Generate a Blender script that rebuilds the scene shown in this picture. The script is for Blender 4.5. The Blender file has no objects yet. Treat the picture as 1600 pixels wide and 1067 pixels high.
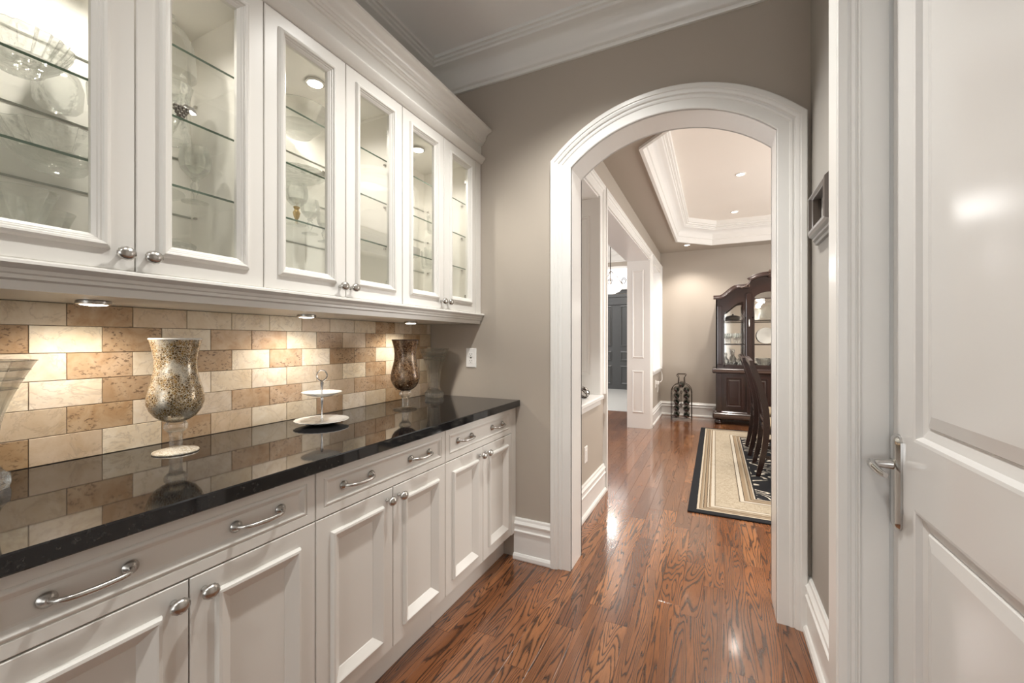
import bpy, math, random
from mathutils import Vector, Matrix
random.seed(7)
PI = math.pi
sc = bpy.context.scene
COL = sc.collection

# ------------------------------------------------------------------ camera
CAMZ = 1.253
cd = bpy.data.cameras.new('camera'); cam = bpy.data.objects.new('camera', cd); COL.objects.link(cam)
cd.sensor_width = 36; cd.lens = 36 * 654.7 / 1600; cd.clip_start = 0.02
cam.location = (0, 0, CAMZ); cam.rotation_euler = (PI / 2, 0, math.radians(25.87))
sc.camera = cam
# ------------------------------------------------------------------ world, exposure
w = bpy.data.worlds.new('world'); sc.world = w; w.use_nodes = True
w.node_tree.nodes['Background'].inputs[0].default_value = (.86, .92, 1, 1)
w.node_tree.nodes['Background'].inputs[1].default_value = 1.6
vs = sc.view_settings
vs.view_transform = 'Standard'; vs.look = 'None'; vs.gamma = 1; vs.use_curve_mapping = False
vs.exposure = 0.18
cy = sc.cycles
cy.use_denoising = True
cy.max_bounces = 14; cy.transparent_max_bounces = 32; cy.glossy_bounces = 6; cy.diffuse_bounces = 5
cy.transmission_bounces = 8; cy.sample_clamp_indirect = 6; cy.caustics_reflective = False; cy.caustics_refractive = False

# ------------------------------------------------------------------ lights (rooms)
WARM = (1, .86, .70); NEUT = (1, .985, .94); COOL = (.93, .96, 1)
def light(name, kind, loc, energy, color=NEUT, size=.1, size_y=None, rot=(0, 0, 0), spot=None, blend=.5, parent=None):
    d = bpy.data.lights.new(name, kind); d.energy = energy; d.color = color
    if kind == 'AREA':
        d.shape = 'DISK' if size_y is None else 'RECTANGLE'; d.size = size
        if size_y: d.size_y = size_y
    elif kind == 'SPOT':
        d.spot_size = math.radians(spot or 100); d.spot_blend = blend; d.shadow_soft_size = size
    else: d.shadow_soft_size = size
    o = bpy.data.objects.new(name, d); COL.objects.link(o); o.location = loc; o.rotation_euler = rot
    if parent: o.parent = parent; o.location = Vector(loc) - parent.location
    return o
light('rear_fill', 'AREA', (-.35, -2.74, 1.45), 15, (1, .975, .94), 1.5, 1.8, (PI / 2, 0, 0))  # added fill light behind the camera, just inside the added rear window
light('dining_side_fill', 'AREA', (2.92, 5.0, 1.5), 120, (1, .97, .93), 2.4, 1.6, (PI / 2, 0, PI / 2))  # added fill light; the dining room wall here has no window
light('foyer_side_fill', 'AREA', (-5.3, 5.5, 1.7), 170, COOL, 3.5, 2.4, (PI / 2, 0, -PI / 2))  # added fill light in front of the closed foyer side wall
POTS = [(-.55, .40, 9), (-.50, 1.50, 36), (-.5, -.9, 14), (-.5, -2.1, 20)]          # pantry ceiling cans

# ------------------------------------------------------------------ node helpers
def mat(name, base=(.8, .8, .8), rough=.5, metal=0, spec=.5, coat=0, coat_rough=.1, emit=None, estr=0, alpha=1):
    m = bpy.data.materials.new(name); m.use_nodes = True
    p = m.node_tree.nodes['Principled BSDF']
    p.inputs['Base Color'].default_value = (*base, 1); p.inputs['Roughness'].default_value = rough
    p.inputs['Metallic'].default_value = metal; p.inputs['Specular IOR Level'].default_value = spec
    p.inputs['Coat Weight'].default_value = coat; p.inputs['Coat Roughness'].default_value = coat_rough
    if emit: p.inputs['Emission Color'].default_value = (*emit, 1); p.inputs['Emission Strength'].default_value = estr
    return m
class N:
    """tiny node-graph helper"""
    def __init__(s, m): s.t = m.node_tree; s.p = s.t.nodes['Principled BSDF']
    def new(s, typ, **kw):
        n = s.t.nodes.new(typ)
        for k, v in kw.items():
            if k.startswith('i_'):
                key = k[2:]; key = int(key) if key.isdigit() else key.replace('_', ' ')
                n.inputs[key].default_value = v
            else: setattr(n, k, v)
        return n
    def link(s, a, b): s.t.links.new(a, b)
    def math(s, op, a, b=None, c=None, clamp=False):
        n = s.t.nodes.new('ShaderNodeMath'); n.operation = op; n.use_clamp = clamp
        for i, v in enumerate((a, b, c)):
            if v is None: continue
            if isinstance(v, (int, float)): n.inputs[i].default_value = v
            else: s.link(v, n.inputs[i])
        return n.outputs[0]
    def vmul(s, v, sc_):
        n = s.t.nodes.new('ShaderNodeVectorMath'); n.operation = 'MULTIPLY'; s.link(v, n.inputs[0]); n.inputs[1].default_value = sc_
        return n.outputs[0]
    def vadd(s, v, w_):
        n = s.t.nodes.new('ShaderNodeVectorMath'); n.operation = 'ADD'; s.link(v, n.inputs[0])
        if isinstance(w_, tuple): n.inputs[1].default_value = w_
        else: s.link(w_, n.inputs[1])
        return n.outputs[0]
    def noise(s, v, scale, detail=2, rough=.5, dist=0):
        n = s.t.nodes.new('ShaderNodeTexNoise'); n.inputs['Scale'].default_value = scale; n.inputs['Detail'].default_value = detail
        n.inputs['Roughness'].default_value = rough; n.inputs['Distortion'].default_value = dist
        if v is not None: s.link(v, n.inputs['Vector'])
        return n.outputs[0]
    def ramp(s, f, stops):
        n = s.t.nodes.new('ShaderNodeValToRGB'); e = n.color_ramp.elements
        while len(e) < len(stops): e.new(.5)
        for el, (p, c) in zip(e, stops):
            el.position = p; el.color = (*c, 1) if isinstance(c, tuple) else (c, c, c, 1)
        s.link(f, n.inputs[0]); return n.outputs[0]
    def mix(s, f, a, b, blend='MIX'):
        n = s.t.nodes.new('ShaderNodeMix'); n.data_type = 'RGBA'; n.blend_type = blend
        for i, v in ((0, f), (6, a), (7, b)):
            if isinstance(v, (int, float)): n.inputs[i].default_value = v
            elif isinstance(v, tuple): n.inputs[i].default_value = (*v, 1)
            else: s.link(v, n.inputs[i])
        return n.outputs[2]
    def bump(s, h, strength=.2, dist=.002):
        n = s.t.nodes.new('ShaderNodeBump'); n.inputs['Strength'].default_value = strength; n.inputs['Distance'].default_value = dist
        s.link(h, n.inputs['Height']); s.link(n.outputs[0], s.p.inputs['Normal'])
    def obj(s): return s.t.nodes.new('ShaderNodeTexCoord').outputs['Object']
    def pos(s): return s.t.nodes.new('ShaderNodeNewGeometry').outputs['Position']
    def info(s): return s.t.nodes.new('ShaderNodeObjectInfo')

def paint(name, col, rough=.45, b=.04, coat=0):
    m = mat(name, col, rough, coat=coat); n = N(m)
    h = n.noise(n.pos(), 260, 3, .6); n.bump(h, b, .001)
    v = n.noise(n.pos(), 1.3, 2); n.link(n.mix(v, tuple(c * .97 for c in col), tuple(min(1, c * 1.03) for c in col)), n.p.inputs['Base Color'])
    return m
M = {}
M['wall'] = paint('taupe_wall_paint', (.425, .375, .32), .6, .08)
M['wallgrey'] = paint('grey_taupe_wall_paint', (.37, .345, .31), .6, .08)
M['white'] = paint('white_trim_paint', (.80, .79, .765), .28, .02)
M['cab'] = paint('cream_white_lacquer', (.76, .74, .70), .3, .015)
M['door'] = paint('white_gloss_door_paint', (.66, .645, .63), .16, .012)
M['ceil'] = paint('ceiling_paint', (.90, .89, .88), .7, .05)
M['tray'] = paint('tray_ceiling_paint', (.86, .81, .75), .7, .05)
M['inner'] = paint('cabinet_interior_white', (.87, .845, .79), .45, .01)
M['nickel'] = mat('brushed_nickel', (.52, .50, .47), .27, 1)
M['chrome'] = mat('polished_chrome', (.6, .59, .575), .14, 1)
M['iron'] = mat('dark_wrought_iron', (.045, .032, .024), .4, .7)
M['black'] = mat('black_plastic', (.02, .02, .02), .4)
M['plate_white'] = mat('white_plastic', (.85, .84, .82), .35)
M['porcelain'] = mat('white_porcelain', (.86, .84, .80), .12, coat=.4)
M['lamp'] = mat('lit_lamp_glass', (1, 1, 1), .4, emit=(1, .93, .82), estr=14)
M['lamp2'] = mat('lit_downlight_lens', (1, 1, 1), .4, emit=(1, .92, .8), estr=9)
M['backedge'] = mat('pale_glass_rear_edge', (.50, .52, .47), .2)
M['dark'] = mat('dark_gap', (.05, .045, .04), .8)
M['grout'] = mat('tan_grout', (.30, .235, .17), .9)
M['shade'] = mat('frosted_lit_glass', (.95, .9, .82), .3, emit=(1, .93, .82), estr=1.6)

def glass(name, tint=(.97, .98, .97), rough=.02, face=.06, edge=.75, blend=.35, body=0.0, bodycol=(.8, .84, .82), etint=None):
    """clear thin glass: transparent body, fresnel-weighted gloss, a little scattering body"""
    m = bpy.data.materials.new(name); m.use_nodes = True; t = m.node_tree; t.nodes.clear()
    out = t.nodes.new('ShaderNodeOutputMaterial')
    tr = t.nodes.new('ShaderNodeBsdfTransparent'); tr.inputs[0].default_value = (*tint, 1)
    gl = t.nodes.new('ShaderNodeBsdfGlossy'); gl.inputs[0].default_value = (.95, .95, .95, 1); gl.inputs['Roughness'].default_value = rough
    lw = t.nodes.new('ShaderNodeLayerWeight'); lw.inputs[0].default_value = blend
    mr = t.nodes.new('ShaderNodeMapRange'); mr.inputs['To Min'].default_value = face; mr.inputs['To Max'].default_value = edge
    t.links.new(lw.outputs['Facing'], mr.inputs[0])
    if etint:
        ec = t.nodes.new('ShaderNodeMix'); ec.data_type = 'RGBA'; ec.inputs[6].default_value = (*tint, 1); ec.inputs[7].default_value = (*etint, 1)
        l2 = t.nodes.new('ShaderNodeLayerWeight'); l2.inputs[0].default_value = .3
        t.links.new(l2.outputs['Facing'], ec.inputs[0]); t.links.new(ec.outputs[2], tr.inputs[0])
    mx = t.nodes.new('ShaderNodeMixShader'); t.links.new(mr.outputs[0], mx.inputs[0]); t.links.new(tr.outputs[0], mx.inputs[1]); t.links.new(gl.outputs[0], mx.inputs[2])
    last = mx.outputs[0]
    if body:
        df = t.nodes.new('ShaderNodeBsdfDiffuse'); df.inputs[0].default_value = (*bodycol, 1)
        m2 = t.nodes.new('ShaderNodeMixShader'); mul = t.nodes.new('ShaderNodeMath'); mul.operation = 'MULTIPLY_ADD'
        t.links.new(lw.outputs['Facing'], mul.inputs[0]); mul.inputs[1].default_value = body * 1.8; mul.inputs[2].default_value = body * .5
        t.links.new(mul.outputs[0], m2.inputs[0]); t.links.new(last, m2.inputs[1]); t.links.new(df.outputs[0], m2.inputs[2]); last = m2.outputs[0]
    t.links.new(last, out.inputs[0]); return m
def crystal(name, share, facet=0, tint=(.98, .99, .985), gloss=.08):
    """refracting crystal that still lets part of the light straight through"""
    m = bpy.data.materials.new(name); m.use_nodes = True; t = m.node_tree; t.nodes.clear()
    out = t.nodes.new('ShaderNodeOutputMaterial')
    tr = t.nodes.new('ShaderNodeBsdfTransparent'); tr.inputs[0].default_value = (*tint, 1)
    gl = t.nodes.new('ShaderNodeBsdfGlass'); gl.inputs['IOR'].default_value = 1.46; gl.inputs['Roughness'].default_value = .01; gl.inputs[0].default_value = (.97, .98, .975, 1)
    gs = t.nodes.new('ShaderNodeBsdfGlossy'); gs.inputs['Roughness'].default_value = .06
    m1 = t.nodes.new('ShaderNodeMixShader'); m1.inputs[0].default_value = share; t.links.new(tr.outputs[0], m1.inputs[1]); t.links.new(gl.outputs[0], m1.inputs[2])
    m2 = t.nodes.new('ShaderNodeMixShader'); lw = t.nodes.new('ShaderNodeLayerWeight'); lw.inputs[0].default_value = .35
    mr = t.nodes.new('ShaderNodeMapRange'); mr.inputs['To Min'].default_value = gloss * .3; mr.inputs['To Max'].default_value = gloss * 3.5
    t.links.new(lw.outputs['Fresnel'], mr.inputs[0]); t.links.new(mr.outputs[0], m2.inputs[0]); t.links.new(m1.outputs[0], m2.inputs[1]); t.links.new(gs.outputs[0], m2.inputs[2])
    if facet:
        tc = t.nodes.new('ShaderNodeTexCoord'); vo = t.nodes.new('ShaderNodeTexVoronoi'); vo.inputs['Scale'].default_value = facet
        bp_ = t.nodes.new('ShaderNodeBump'); bp_.inputs['Strength'].default_value = .7; bp_.inputs['Distance'].default_value = .004
        t.links.new(tc.outputs['Object'], vo.inputs['Vector']); t.links.new(vo.outputs['Distance'], bp_.inputs['Height'])
        for n_ in (gl, gs): t.links.new(bp_.outputs[0], n_.inputs['Normal'])
    t.links.new(m2.outputs[0], out.inputs[0]); return m
M['pane'] = glass('clear_pane_glass', (.985, .99, .98), .01, .03, .5, .2)
M['shelfglass'] = glass('glass_shelf_face', (.988, .992, .986), .01, .02, .35, .2)
M['shelfedge'] = mat('green_glass_shelf_edge', (.10, .15, .11), .12)
M['crystal'] = crystal('clear_crystal', .35, 0, (.985, .99, .985), .05)
M['cut'] = crystal('cut_crystal', .35, 70, (.98, .988, .982), .10)
M['vaseglass'] = crystal('thick_clear_vase_glass', .28, 0, (.99, .993, .99), .10)
M['bottle'] = mat('dark_green_bottle_glass', (.012, .018, .012), .08, coat=.6)
M['foil'] = mat('wine_bottle_foil', (.03, .012, .012), .3, .3)
M['silver'] = mat('tarnished_silver', (.55, .53, .5), .25, 1)
M['darksilver'] = mat('dark_patterned_silver', (.22, .2, .18), .3, .9)
M['goldstem'] = mat('gold_glass_stem', (.75, .55, .25), .2, .6)

def granite():
    m = mat('black_granite', (.012, .012, .013), .045, spec=.6); n = N(m); p = n.pos()
    a = n.noise(p, 90, 4, .7); b = n.noise(p, 14, 3, .6)
    f = n.math('MULTIPLY', n.ramp(a, [(.52, 0.), (.72, 1.)]), n.ramp(b, [(.35, .25), (.7, 1.)]))
    n.link(n.mix(f, (.007, .007, .008), (.045, .042, .038)), n.p.inputs['Base Color'])
    return m
M['granite'] = granite()

def stone(name, pits, dark):
    m = mat(name, (.6, .5, .4), .42); n = N(m); inf = n.info()
    v = n.vadd(n.obj(), n.vmul(inf.outputs['Location'], (7, 7, 7)))
    cloud = n.noise(v, 16, 4, .6, .6); fine = n.noise(v, 120, 3, .65)
    c = n.mix(n.ramp(cloud, [(.35, 0.), (.7, 1.)]), inf.outputs['Color'], dark, 'MULTIPLY')
    c = n.mix(n.math('MULTIPLY', n.ramp(fine, [(.45, 0.), (.7, 1.)]), .25), c, (.9, .82, .7), 'MULTIPLY')
    if pits:
        st = n.vmul(v, (1, .6, 1))
        pt = n.noise(st, 150, 3, .55, .4)
        g = n.noise(v, 11, 2)
        pm = n.math('MULTIPLY', n.ramp(pt, [(.56, 0.), (.63, 1.)]), n.ramp(g, [(.42, 0.), (.58, 1.)]))
        c = n.mix(n.math('MULTIPLY', pm, .75), c, (.10, .05, .025))
    else:
        vein = n.noise(v, 9, 5, .65, 1.2)
        c = n.mix(n.math('MULTIPLY', n.ramp(vein, [(.49, 0.), (.515, 1.), (.54, 0.)]), .35), c, (.35, .25, .17))
    n.link(c, n.p.inputs['Base Color']); n.bump(fine, .12, .001)
    return m
M['cream_tile'] = stone('cream_marble_tile', False, (.86, .80, .70))
M['tan_tile'] = stone('tan_travertine_tile', True, (.74, .62, .48))

def oak():
    m = mat('stained_oak_plank', (.25, .1, .04), .24, coat=.75, coat_rough=.10); n = N(m); inf = n.info()
    r = inf.outputs['Random']
    off = n.new('ShaderNodeCombineXYZ'); n.link(n.math('MULTIPLY', r, 37), off.inputs[0]); n.link(n.math('MULTIPLY', r, 91), off.inputs[1])
    v = n.vadd(n.obj(), off.outputs[0])
    warp = n.noise(n.vmul(v, (9, 2.2, 1)), 1, 2, .5)
    low = n.noise(n.vmul(v, (8.5, .7, 1)), 1, 2, .45, .45)
    q = n.math('MULTIPLY_ADD', low, 31, n.math('MULTIPLY', n.noise(n.vmul(v, (110, 9, 1)), 1, 2, .6), .6))
    fr = n.math('FRACT', q)
    line = n.ramp(fr, [(.0, 1.), (.12, .8), (.30, .2), (.5, .03), (.86, 0.), (.97, .85), (1, 1.)])
    pores = n.ramp(n.noise(n.vmul(v, (420, 16, 1)), 1, 3, .6), [(.45, 0.), (.72, 1.)])
    dk = n.math('MAXIMUM', n.math('MULTIPLY', line, .92), n.math('MULTIPLY', pores, .38))
    light_c = n.ramp(r, [(0, (.40, .165, .066)), (.25, (.18, .072, .034)), (.5, (.34, .135, .053)), (.75, (.24, .095, .040)), (1, (.47, .205, .085))])
    light_c = n.mix(n.math('MULTIPLY', n.ramp(warp, [(.3, 0.), (.7, 1.)]), .5), light_c, (.15, .054, .023))
    n.link(n.mix(dk, light_c, (.022, .008, .0045)), n.p.inputs['Base Color'])
    n.link(n.math('MULTIPLY_ADD', dk, .12, .17), n.p.inputs['Roughness'])
    n.bump(n.math('MULTIPLY', dk, -1), .12, .0006)
    return m
M['oak'] = oak()

def darkwood():
    m = mat('dark_cherry_wood', (.03, .012, .009), .25, coat=.5, coat_rough=.12); n = N(m)
    v = n.vmul(n.pos(), (30, 30, 4)); g = n.noise(v, 1, 3, .6, .5)
    n.link(n.mix(g, (.013, .006, .005), (.038, .015, .011)), n.p.inputs['Base Color']); return m
M['cherry'] = darkwood()
M['carved'] = mat('carved_paler_wood', (.07, .04, .028), .42, .0, coat=.2)  # paler brown than the cherry, for carvings and the amber vase rim

def mosaic(name, scale, cells, edge, metal, thr=.035):
    m = mat(name, (.6, .5, .3), .22, metal); n = N(m); v = n.obj()
    vo = n.new('ShaderNodeTexVoronoi', feature='DISTANCE_TO_EDGE'); vo.inputs['Scale'].default_value = scale
    wv = n.vadd(v, n.vmul(n.new('ShaderNodeTexNoise', **{}).outputs['Color'], (.0, .0, .0)))
    n.link(wv, vo.inputs['Vector'])
    vc = n.new('ShaderNodeTexVoronoi'); vc.inputs['Scale'].default_value = scale; n.link(wv, vc.inputs['Vector'])
    sep = n.new('ShaderNodeSeparateColor'); n.link(vc.outputs['Color'], sep.inputs[0])
    cc = n.ramp(sep.outputs[0], [(i / (len(cells) - 1), c) for i, c in enumerate(cells)])
    patch = n.noise(v, 22, 3, .6)
    cc = n.mix(n.ramp(patch, [(.50, 0.), (.62, .75)]), cc, (.6, .57, .5), 'MIX') if name.startswith('gold') else n.mix(n.ramp(patch, [(.45, 0.), (.7, .6)]), cc, (.42, .34, .25))
    f = n.ramp(vo.outputs['Distance'], [(thr * .4, 1.), (thr * 1.6, 0.)])
    n.link(n.mix(f, cc, edge), n.p.inputs['Base Color'])
    n.bump(vo.outputs['Distance'], .25, .001); return m
M['gold_mosaic'] = mosaic('gold_crackle_mosaic', 170, [(.07, .04, .015), (.34, .20, .06), (.13, .075, .03), (.42, .30, .14)], (.78, .70, .55), .3, .05)
M['brown_mosaic'] = mosaic('amber_crackle_mosaic', 190, [(.03, .013, .006), (.13, .06, .022), (.30, .18, .09), (.07, .035, .015)], (.045, .02, .01), .25, .04)
M['crackle_foot'] = mosaic('gold_crackle_foot', 230, [(.75, .7, .6), (.85, .8, .7), (.5, .42, .3), (.9, .86, .78)], (.35, .27, .17), .2, .05)

def rug_mat(x0, x1, y0, y1):
    m = mat('woven_rug', (.5, .4, .3), .95, spec=.1); n = N(m); p = n.pos()
    s = n.new('ShaderNodeSeparateXYZ'); n.link(p, s.inputs[0])
    d = n.math('MINIMUM', n.math('MINIMUM', n.math('SUBTRACT', s.outputs[0], x0), n.math('SUBTRACT', x1, s.outputs[0])),
               n.math('MINIMUM', n.math('SUBTRACT', s.outputs[1], y0), n.math('SUBTRACT', y1, s.outputs[1])))
    wob = n.math('MULTIPLY_ADD', n.noise(p, 30, 2), .006, -.003)
    d2 = n.math('ADD', d, wob)
    rp = n.new('ShaderNodeValToRGB'); rp.color_ramp.interpolation = 'CONSTANT'
    K = (.02, .02, .022); CR = (.50, .43, .33); TN = (.27, .20, .13); BR = (.09, .065, .045); LT = (.50, .45, .37); BE = (.33, .275, .20)
    st = [(0, K), (.060, CR), (.075, BR), (.080, TN), (.092, BE), (.102, BR), (.108, TN), (.124, BR), (.129, CR), (.140, BR), (.144, TN), (.155, LT), (.180, BR), (.184, BE),
          (.355, BR), (.36, LT), (.388, BR), (.393, TN), (.42, BE), (.435, BR), (.44, TN), (.462, LT), (.47, K)]
    # two ramps because one holds at most 32 stops
    e = rp.color_ramp.elements
    while len(e) < len(st): e.new(.5)
    for el, (q, c) in zip(e, st): el.position = q * 2; el.color = (*c, 1)
    n.link(n.math('MULTIPLY', d2, 2), rp.inputs[0])
    c = rp.outputs[0]
    # pale floral damask on the beige band
    fl = n.ramp(n.noise(p, 20, 4, .65, 2.2), [(.40, 0.), (.50, 1.), (.58, 0.)])
    inb = n.math('MULTIPLY', n.math('GREATER_THAN', d, .19), n.math('LESS_THAN', d, .35))
    c = n.mix(n.math('MULTIPLY', n.math('MULTIPLY', fl, inb), .55), c, (.56, .49, .38))
    # cream scrolls on the black field
    wv = n.vadd(p, n.vmul(n.noise(p, 3.5, 1), (0, 0, 0)))
    q = n.noise(wv, 3.0, .6, .4, .9)
    fr = n.math('FRACT', n.math('MULTIPLY', q, 7))
    sl = n.ramp(fr, [(.36, 0.), (.42, 1.), (.58, 1.), (.64, 0.)])
    msk = n.ramp(n.noise(p, 11, 1), [(.40, 0.), (.47, 1.)])
    inf_ = n.math('GREATER_THAN', d, .485)
    c = n.mix(n.math('MULTIPLY', n.math('MULTIPLY', sl, msk), inf_), c, (.66, .6, .5))
    n.link(c, n.p.inputs['Base Color']); n.bump(n.noise(p, 500, 2), .4, .002); return m

def slate():
    m = mat('dark_slate_tile', (.06, .065, .07), .16); n = N(m); p = n.pos()
    a = n.ramp(n.noise(p, 5, 5, .7, 1.5), [(.3, (.03, .033, .036)), (.55, (.07, .075, .08)), (.72, (.22, .235, .25))])
    n.link(a, n.p.inputs['Base Color']); return m
M['slate'] = slate()
M['paletile'] = mat('pale_marble_tile', (.62, .62, .6), .2)
M['greydoor'] = mat('charcoal_door_paint', (.055, .057, .058), .35)
M['table'] = M['cherry']

# ------------------------------------------------------------------ mesh helpers
class MB:
    def __init__(s): s.v = []; s.f = []
    def add(s, vs_, fs_):
        b = len(s.v); s.v += [tuple(v) for v in vs_]; s.f += [tuple(b + i for i in f) for f in fs_]; return s
    def box(s, x0, x1, y0, y1, z0, z1):
        if x0 > x1: x0, x1 = x1, x0
        if y0 > y1: y0, y1 = y1, y0
        if z0 > z1: z0, z1 = z1, z0
        return s.add([(x0, y0, z0), (x1, y0, z0), (x1, y1, z0), (x0, y1, z0), (x0, y0, z1), (x1, y0, z1), (x1, y1, z1), (x0, y1, z1)],
                     [(0, 3, 2, 1), (4, 5, 6, 7), (0, 1, 5, 4), (1, 2, 6, 5), (2, 3, 7, 6), (3, 0, 4, 7)])
    def cbox(s, x0, x1, y0, y1, z0, z1, c=.002):
        """box with chamfered edges (three crossed boxes' hull approximated by inset rings)"""
        pts = []
        for sx, sy, sz in [(a, b, d) for a in (0, 1) for b in (0, 1) for d in (0, 1)]:
            X = (x0, x1)[sx]; Y = (y0, y1)[sy]; Z = (z0, z1)[sz]; ix = c if sx == 0 else -c; iy = c if sy == 0 else -c; iz = c if sz == 0 else -c
            pts += [(X, Y + iy, Z + iz), (X + ix, Y, Z + iz), (X + ix, Y + iy, Z)]
        import bmesh
        bm = bmesh.new()
        for p in pts: bm.verts.new(p)
        bmesh.ops.convex_hull(bm, input=bm.verts)
        bm.verts.ensure_lookup_table(); bm.verts.index_update()
        s.add([v.co[:] for v in bm.verts], [[v.index for v in f.verts] for f in bm.faces]); bm.free(); return s
    def lathe(s, prof, cx=0, cy=0, cz=0, seg=32, ripple=0, rn=12, sx=1, sy=1, rot=0, rip_r=0):
        n0 = len(s.v); k = len(prof)
        for (r, z) in prof:
            for j in range(seg):
                a = 2 * PI * j / seg + rot; rr = r * (1 + ripple * math.cos(rn * a)) if r > rip_r else r
                s.v.append((cx + rr * math.cos(a) * sx, cy + rr * math.sin(a) * sy, cz + z))
        for i in range(k - 1):
            for j in range(seg):
                j2 = (j + 1) % seg
                s.f.append((n0 + i * seg + j, n0 + i * seg + j2, n0 + (i + 1) * seg + j2, n0 + (i + 1) * seg + j))
        if prof[0][0] > 1e-5: s.f.append(tuple(n0 + j for j in range(seg))[::-1])
        if prof[-1][0] > 1e-5 and prof[-1] != prof[0]: s.f.append(tuple(n0 + (k - 1) * seg + j for j in range(seg)))
        return s
    def tube(s, pts, r, seg=10, closed=False, sy=1.0):
        pts = [Vector(p) for p in pts]; n = len(pts); rs = r if isinstance(r, (list, tuple)) else [r] * n
        up = None; rings = []
        for i, p in enumerate(pts):
            if closed: t = (pts[(i + 1) % n] - pts[i - 1])
            else: t = pts[min(i + 1, n - 1)] - pts[max(i - 1, 0)]
            t.normalize()
            if up is None:
                up = Vector((0, 0, 1)) if abs(t.z) < .9 else Vector((1, 0, 0))
            u = (up - t * up.dot(t)).normalized(); v = t.cross(u); up = u
            rings.append([p + u * rs[i] * math.cos(2 * PI * j / seg) + v * rs[i] * sy * math.sin(2 * PI * j / seg) for j in range(seg)])
        b = len(s.v)
        for ring in rings: s.v += [tuple(q) for q in ring]
        m = n if closed else n - 1
        for i in range(m):
            i2 = (i + 1) % n
            for j in range(seg):
                j2 = (j + 1) % seg; s.f.append((b + i * seg + j, b + i * seg + j2, b + i2 * seg + j2, b + i2 * seg + j))
        if not closed:
            s.f.append(tuple(b + j for j in range(seg))[::-1]); s.f.append(tuple(b + (n - 1) * seg + j for j in range(seg)))
        return s
    def sweep(s, path, Nn, prof, closed=False, sign=1, cap=True):
        path = [Vector(p) for p in path]; Nn = Vector(Nn); n = len(path); b = len(s.v); k = len(prof)
        for i in range(n):
            ns = []
            if closed or i > 0: ns.append(Nn.cross((path[i] - path[i - 1]).normalized()) * sign)
            if closed or i < n - 1: ns.append(Nn.cross((path[(i + 1) % n] - path[i]).normalized()) * sign)
            m = ns[0] if len(ns) == 1 else (ns[0] + ns[1]) / (1 + ns[0].dot(ns[1]))
            for (d, h) in prof: s.v.append(tuple(path[i] + m * d + Nn * h))
        for i in range(n if closed else n - 1):
            i2 = (i + 1) % n
            for j in range(k - 1): s.f.append((b + i * k + j, b + i * k + j + 1, b + i2 * k + j + 1, b + i2 * k + j))
        if cap and not closed:
            s.f.append(tuple(b + j for j in range(k))); s.f.append(tuple(b + (n - 1) * k + j for j in range(k))[::-1])
        return s
    def nested(s, rect, prof, frame, fill=True):
        """rect=(u0,u1,w0,w1); prof=[(inset,height)...]; frame(u,w,h)->xyz. Mitred panel relief."""
        b = len(s.v); u0, u1, w0, w1 = rect
        for (i, h) in prof:
            for (u, w_) in ((u0 + i, w0 + i), (u1 - i, w0 + i), (u1 - i, w1 - i), (u0 + i, w1 - i)): s.v.append(tuple(frame(u, w_, h)))
        for q in range(len(prof) - 1):
            for j in range(4):
                j2 = (j + 1) % 4; s.f.append((b + q * 4 + j, b + q * 4 + j2, b + (q + 1) * 4 + j2, b + (q + 1) * 4 + j))
        if fill:
            q = len(prof) - 1; s.f.append(tuple(b + q * 4 + j for j in range(4)))
        return s
    def extr(s, poly, axis, a, b_):
        """extrude 2D polygon along axis ('x','y','z') from a to b"""
        n = len(poly); f3 = {'x': lambda p, q: (q, p[0], p[1]), 'y': lambda p, q: (p[0], q, p[1]), 'z': lambda p, q: (p[0], p[1], q)}[axis]
        return s.add([f3(p, a) for p in poly] + [f3(p, b_) for p in poly],
                     [tuple(range(n))[::-1], tuple(range(n, 2 * n))] + [(i, (i + 1) % n, n + (i + 1) % n, n + i) for i in range(n)])
    def mesh(s, name, material, smooth=False, off=(0, 0, 0)):
        me = bpy.data.meshes.new(name); ox, oy, oz = off
        me.from_pydata([(x - ox, y - oy, z - oz) for x, y, z in s.v], [], s.f)
        import bmesh
        bm = bmesh.new(); bm.from_mesh(me); bmesh.ops.recalc_face_normals(bm, faces=bm.faces); bm.to_mesh(me); bm.free()
        if material: me.materials.append(material)
        if smooth:
            me.polygons.foreach_set('use_smooth', [True] * len(me.polygons))
            me.set_sharp_from_angle(angle=math.radians(38))
        return me
    def build(s, name, material, parent=None, smooth=False, loc=None):
        """verts are authored in world coordinates (parents have no rotation while building)"""
        wp = Vector((0, 0, 0)); q = parent
        while q: wp += q.location; q = q.parent
        o_w = Vector(loc) if loc else wp
        me = s.mesh(name, material, smooth, o_w)
        o = bpy.data.objects.new(name, me); COL.objects.link(o)
        if parent: o.parent = parent
        o.location = o_w - wp
        return o

def thing(name, label, cat, loc=(0, 0, 0), group=None):
    o = bpy.data.objects.new(name, None); COL.objects.link(o); o.empty_display_size = .05
    o.location = loc; return tag(o, label, cat, group)
def tag(o, label, cat, group=None, kind=None):
    o['label'] = label; o['category'] = cat
    if group: o['group'] = group
    if kind: o['kind'] = kind
    return o
def struct(o, label=None):
    o['kind'] = 'structure'
    if label: o['label'] = label; o['category'] = label.split()[-1]
    return o
def S(name, mb, m, label, cat, parent=None, smooth=False):
    o = mb.build(name, m, parent, smooth); o['kind'] = 'structure'
    if parent is None: o['label'] = label; o['category'] = cat
    return o
def copy_tree(o, parent=None):
    c = o.copy(); COL.objects.link(c)
    if parent: c.parent = parent
    for ch in list(o.children): copy_tree(ch, c)
    return c

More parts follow.
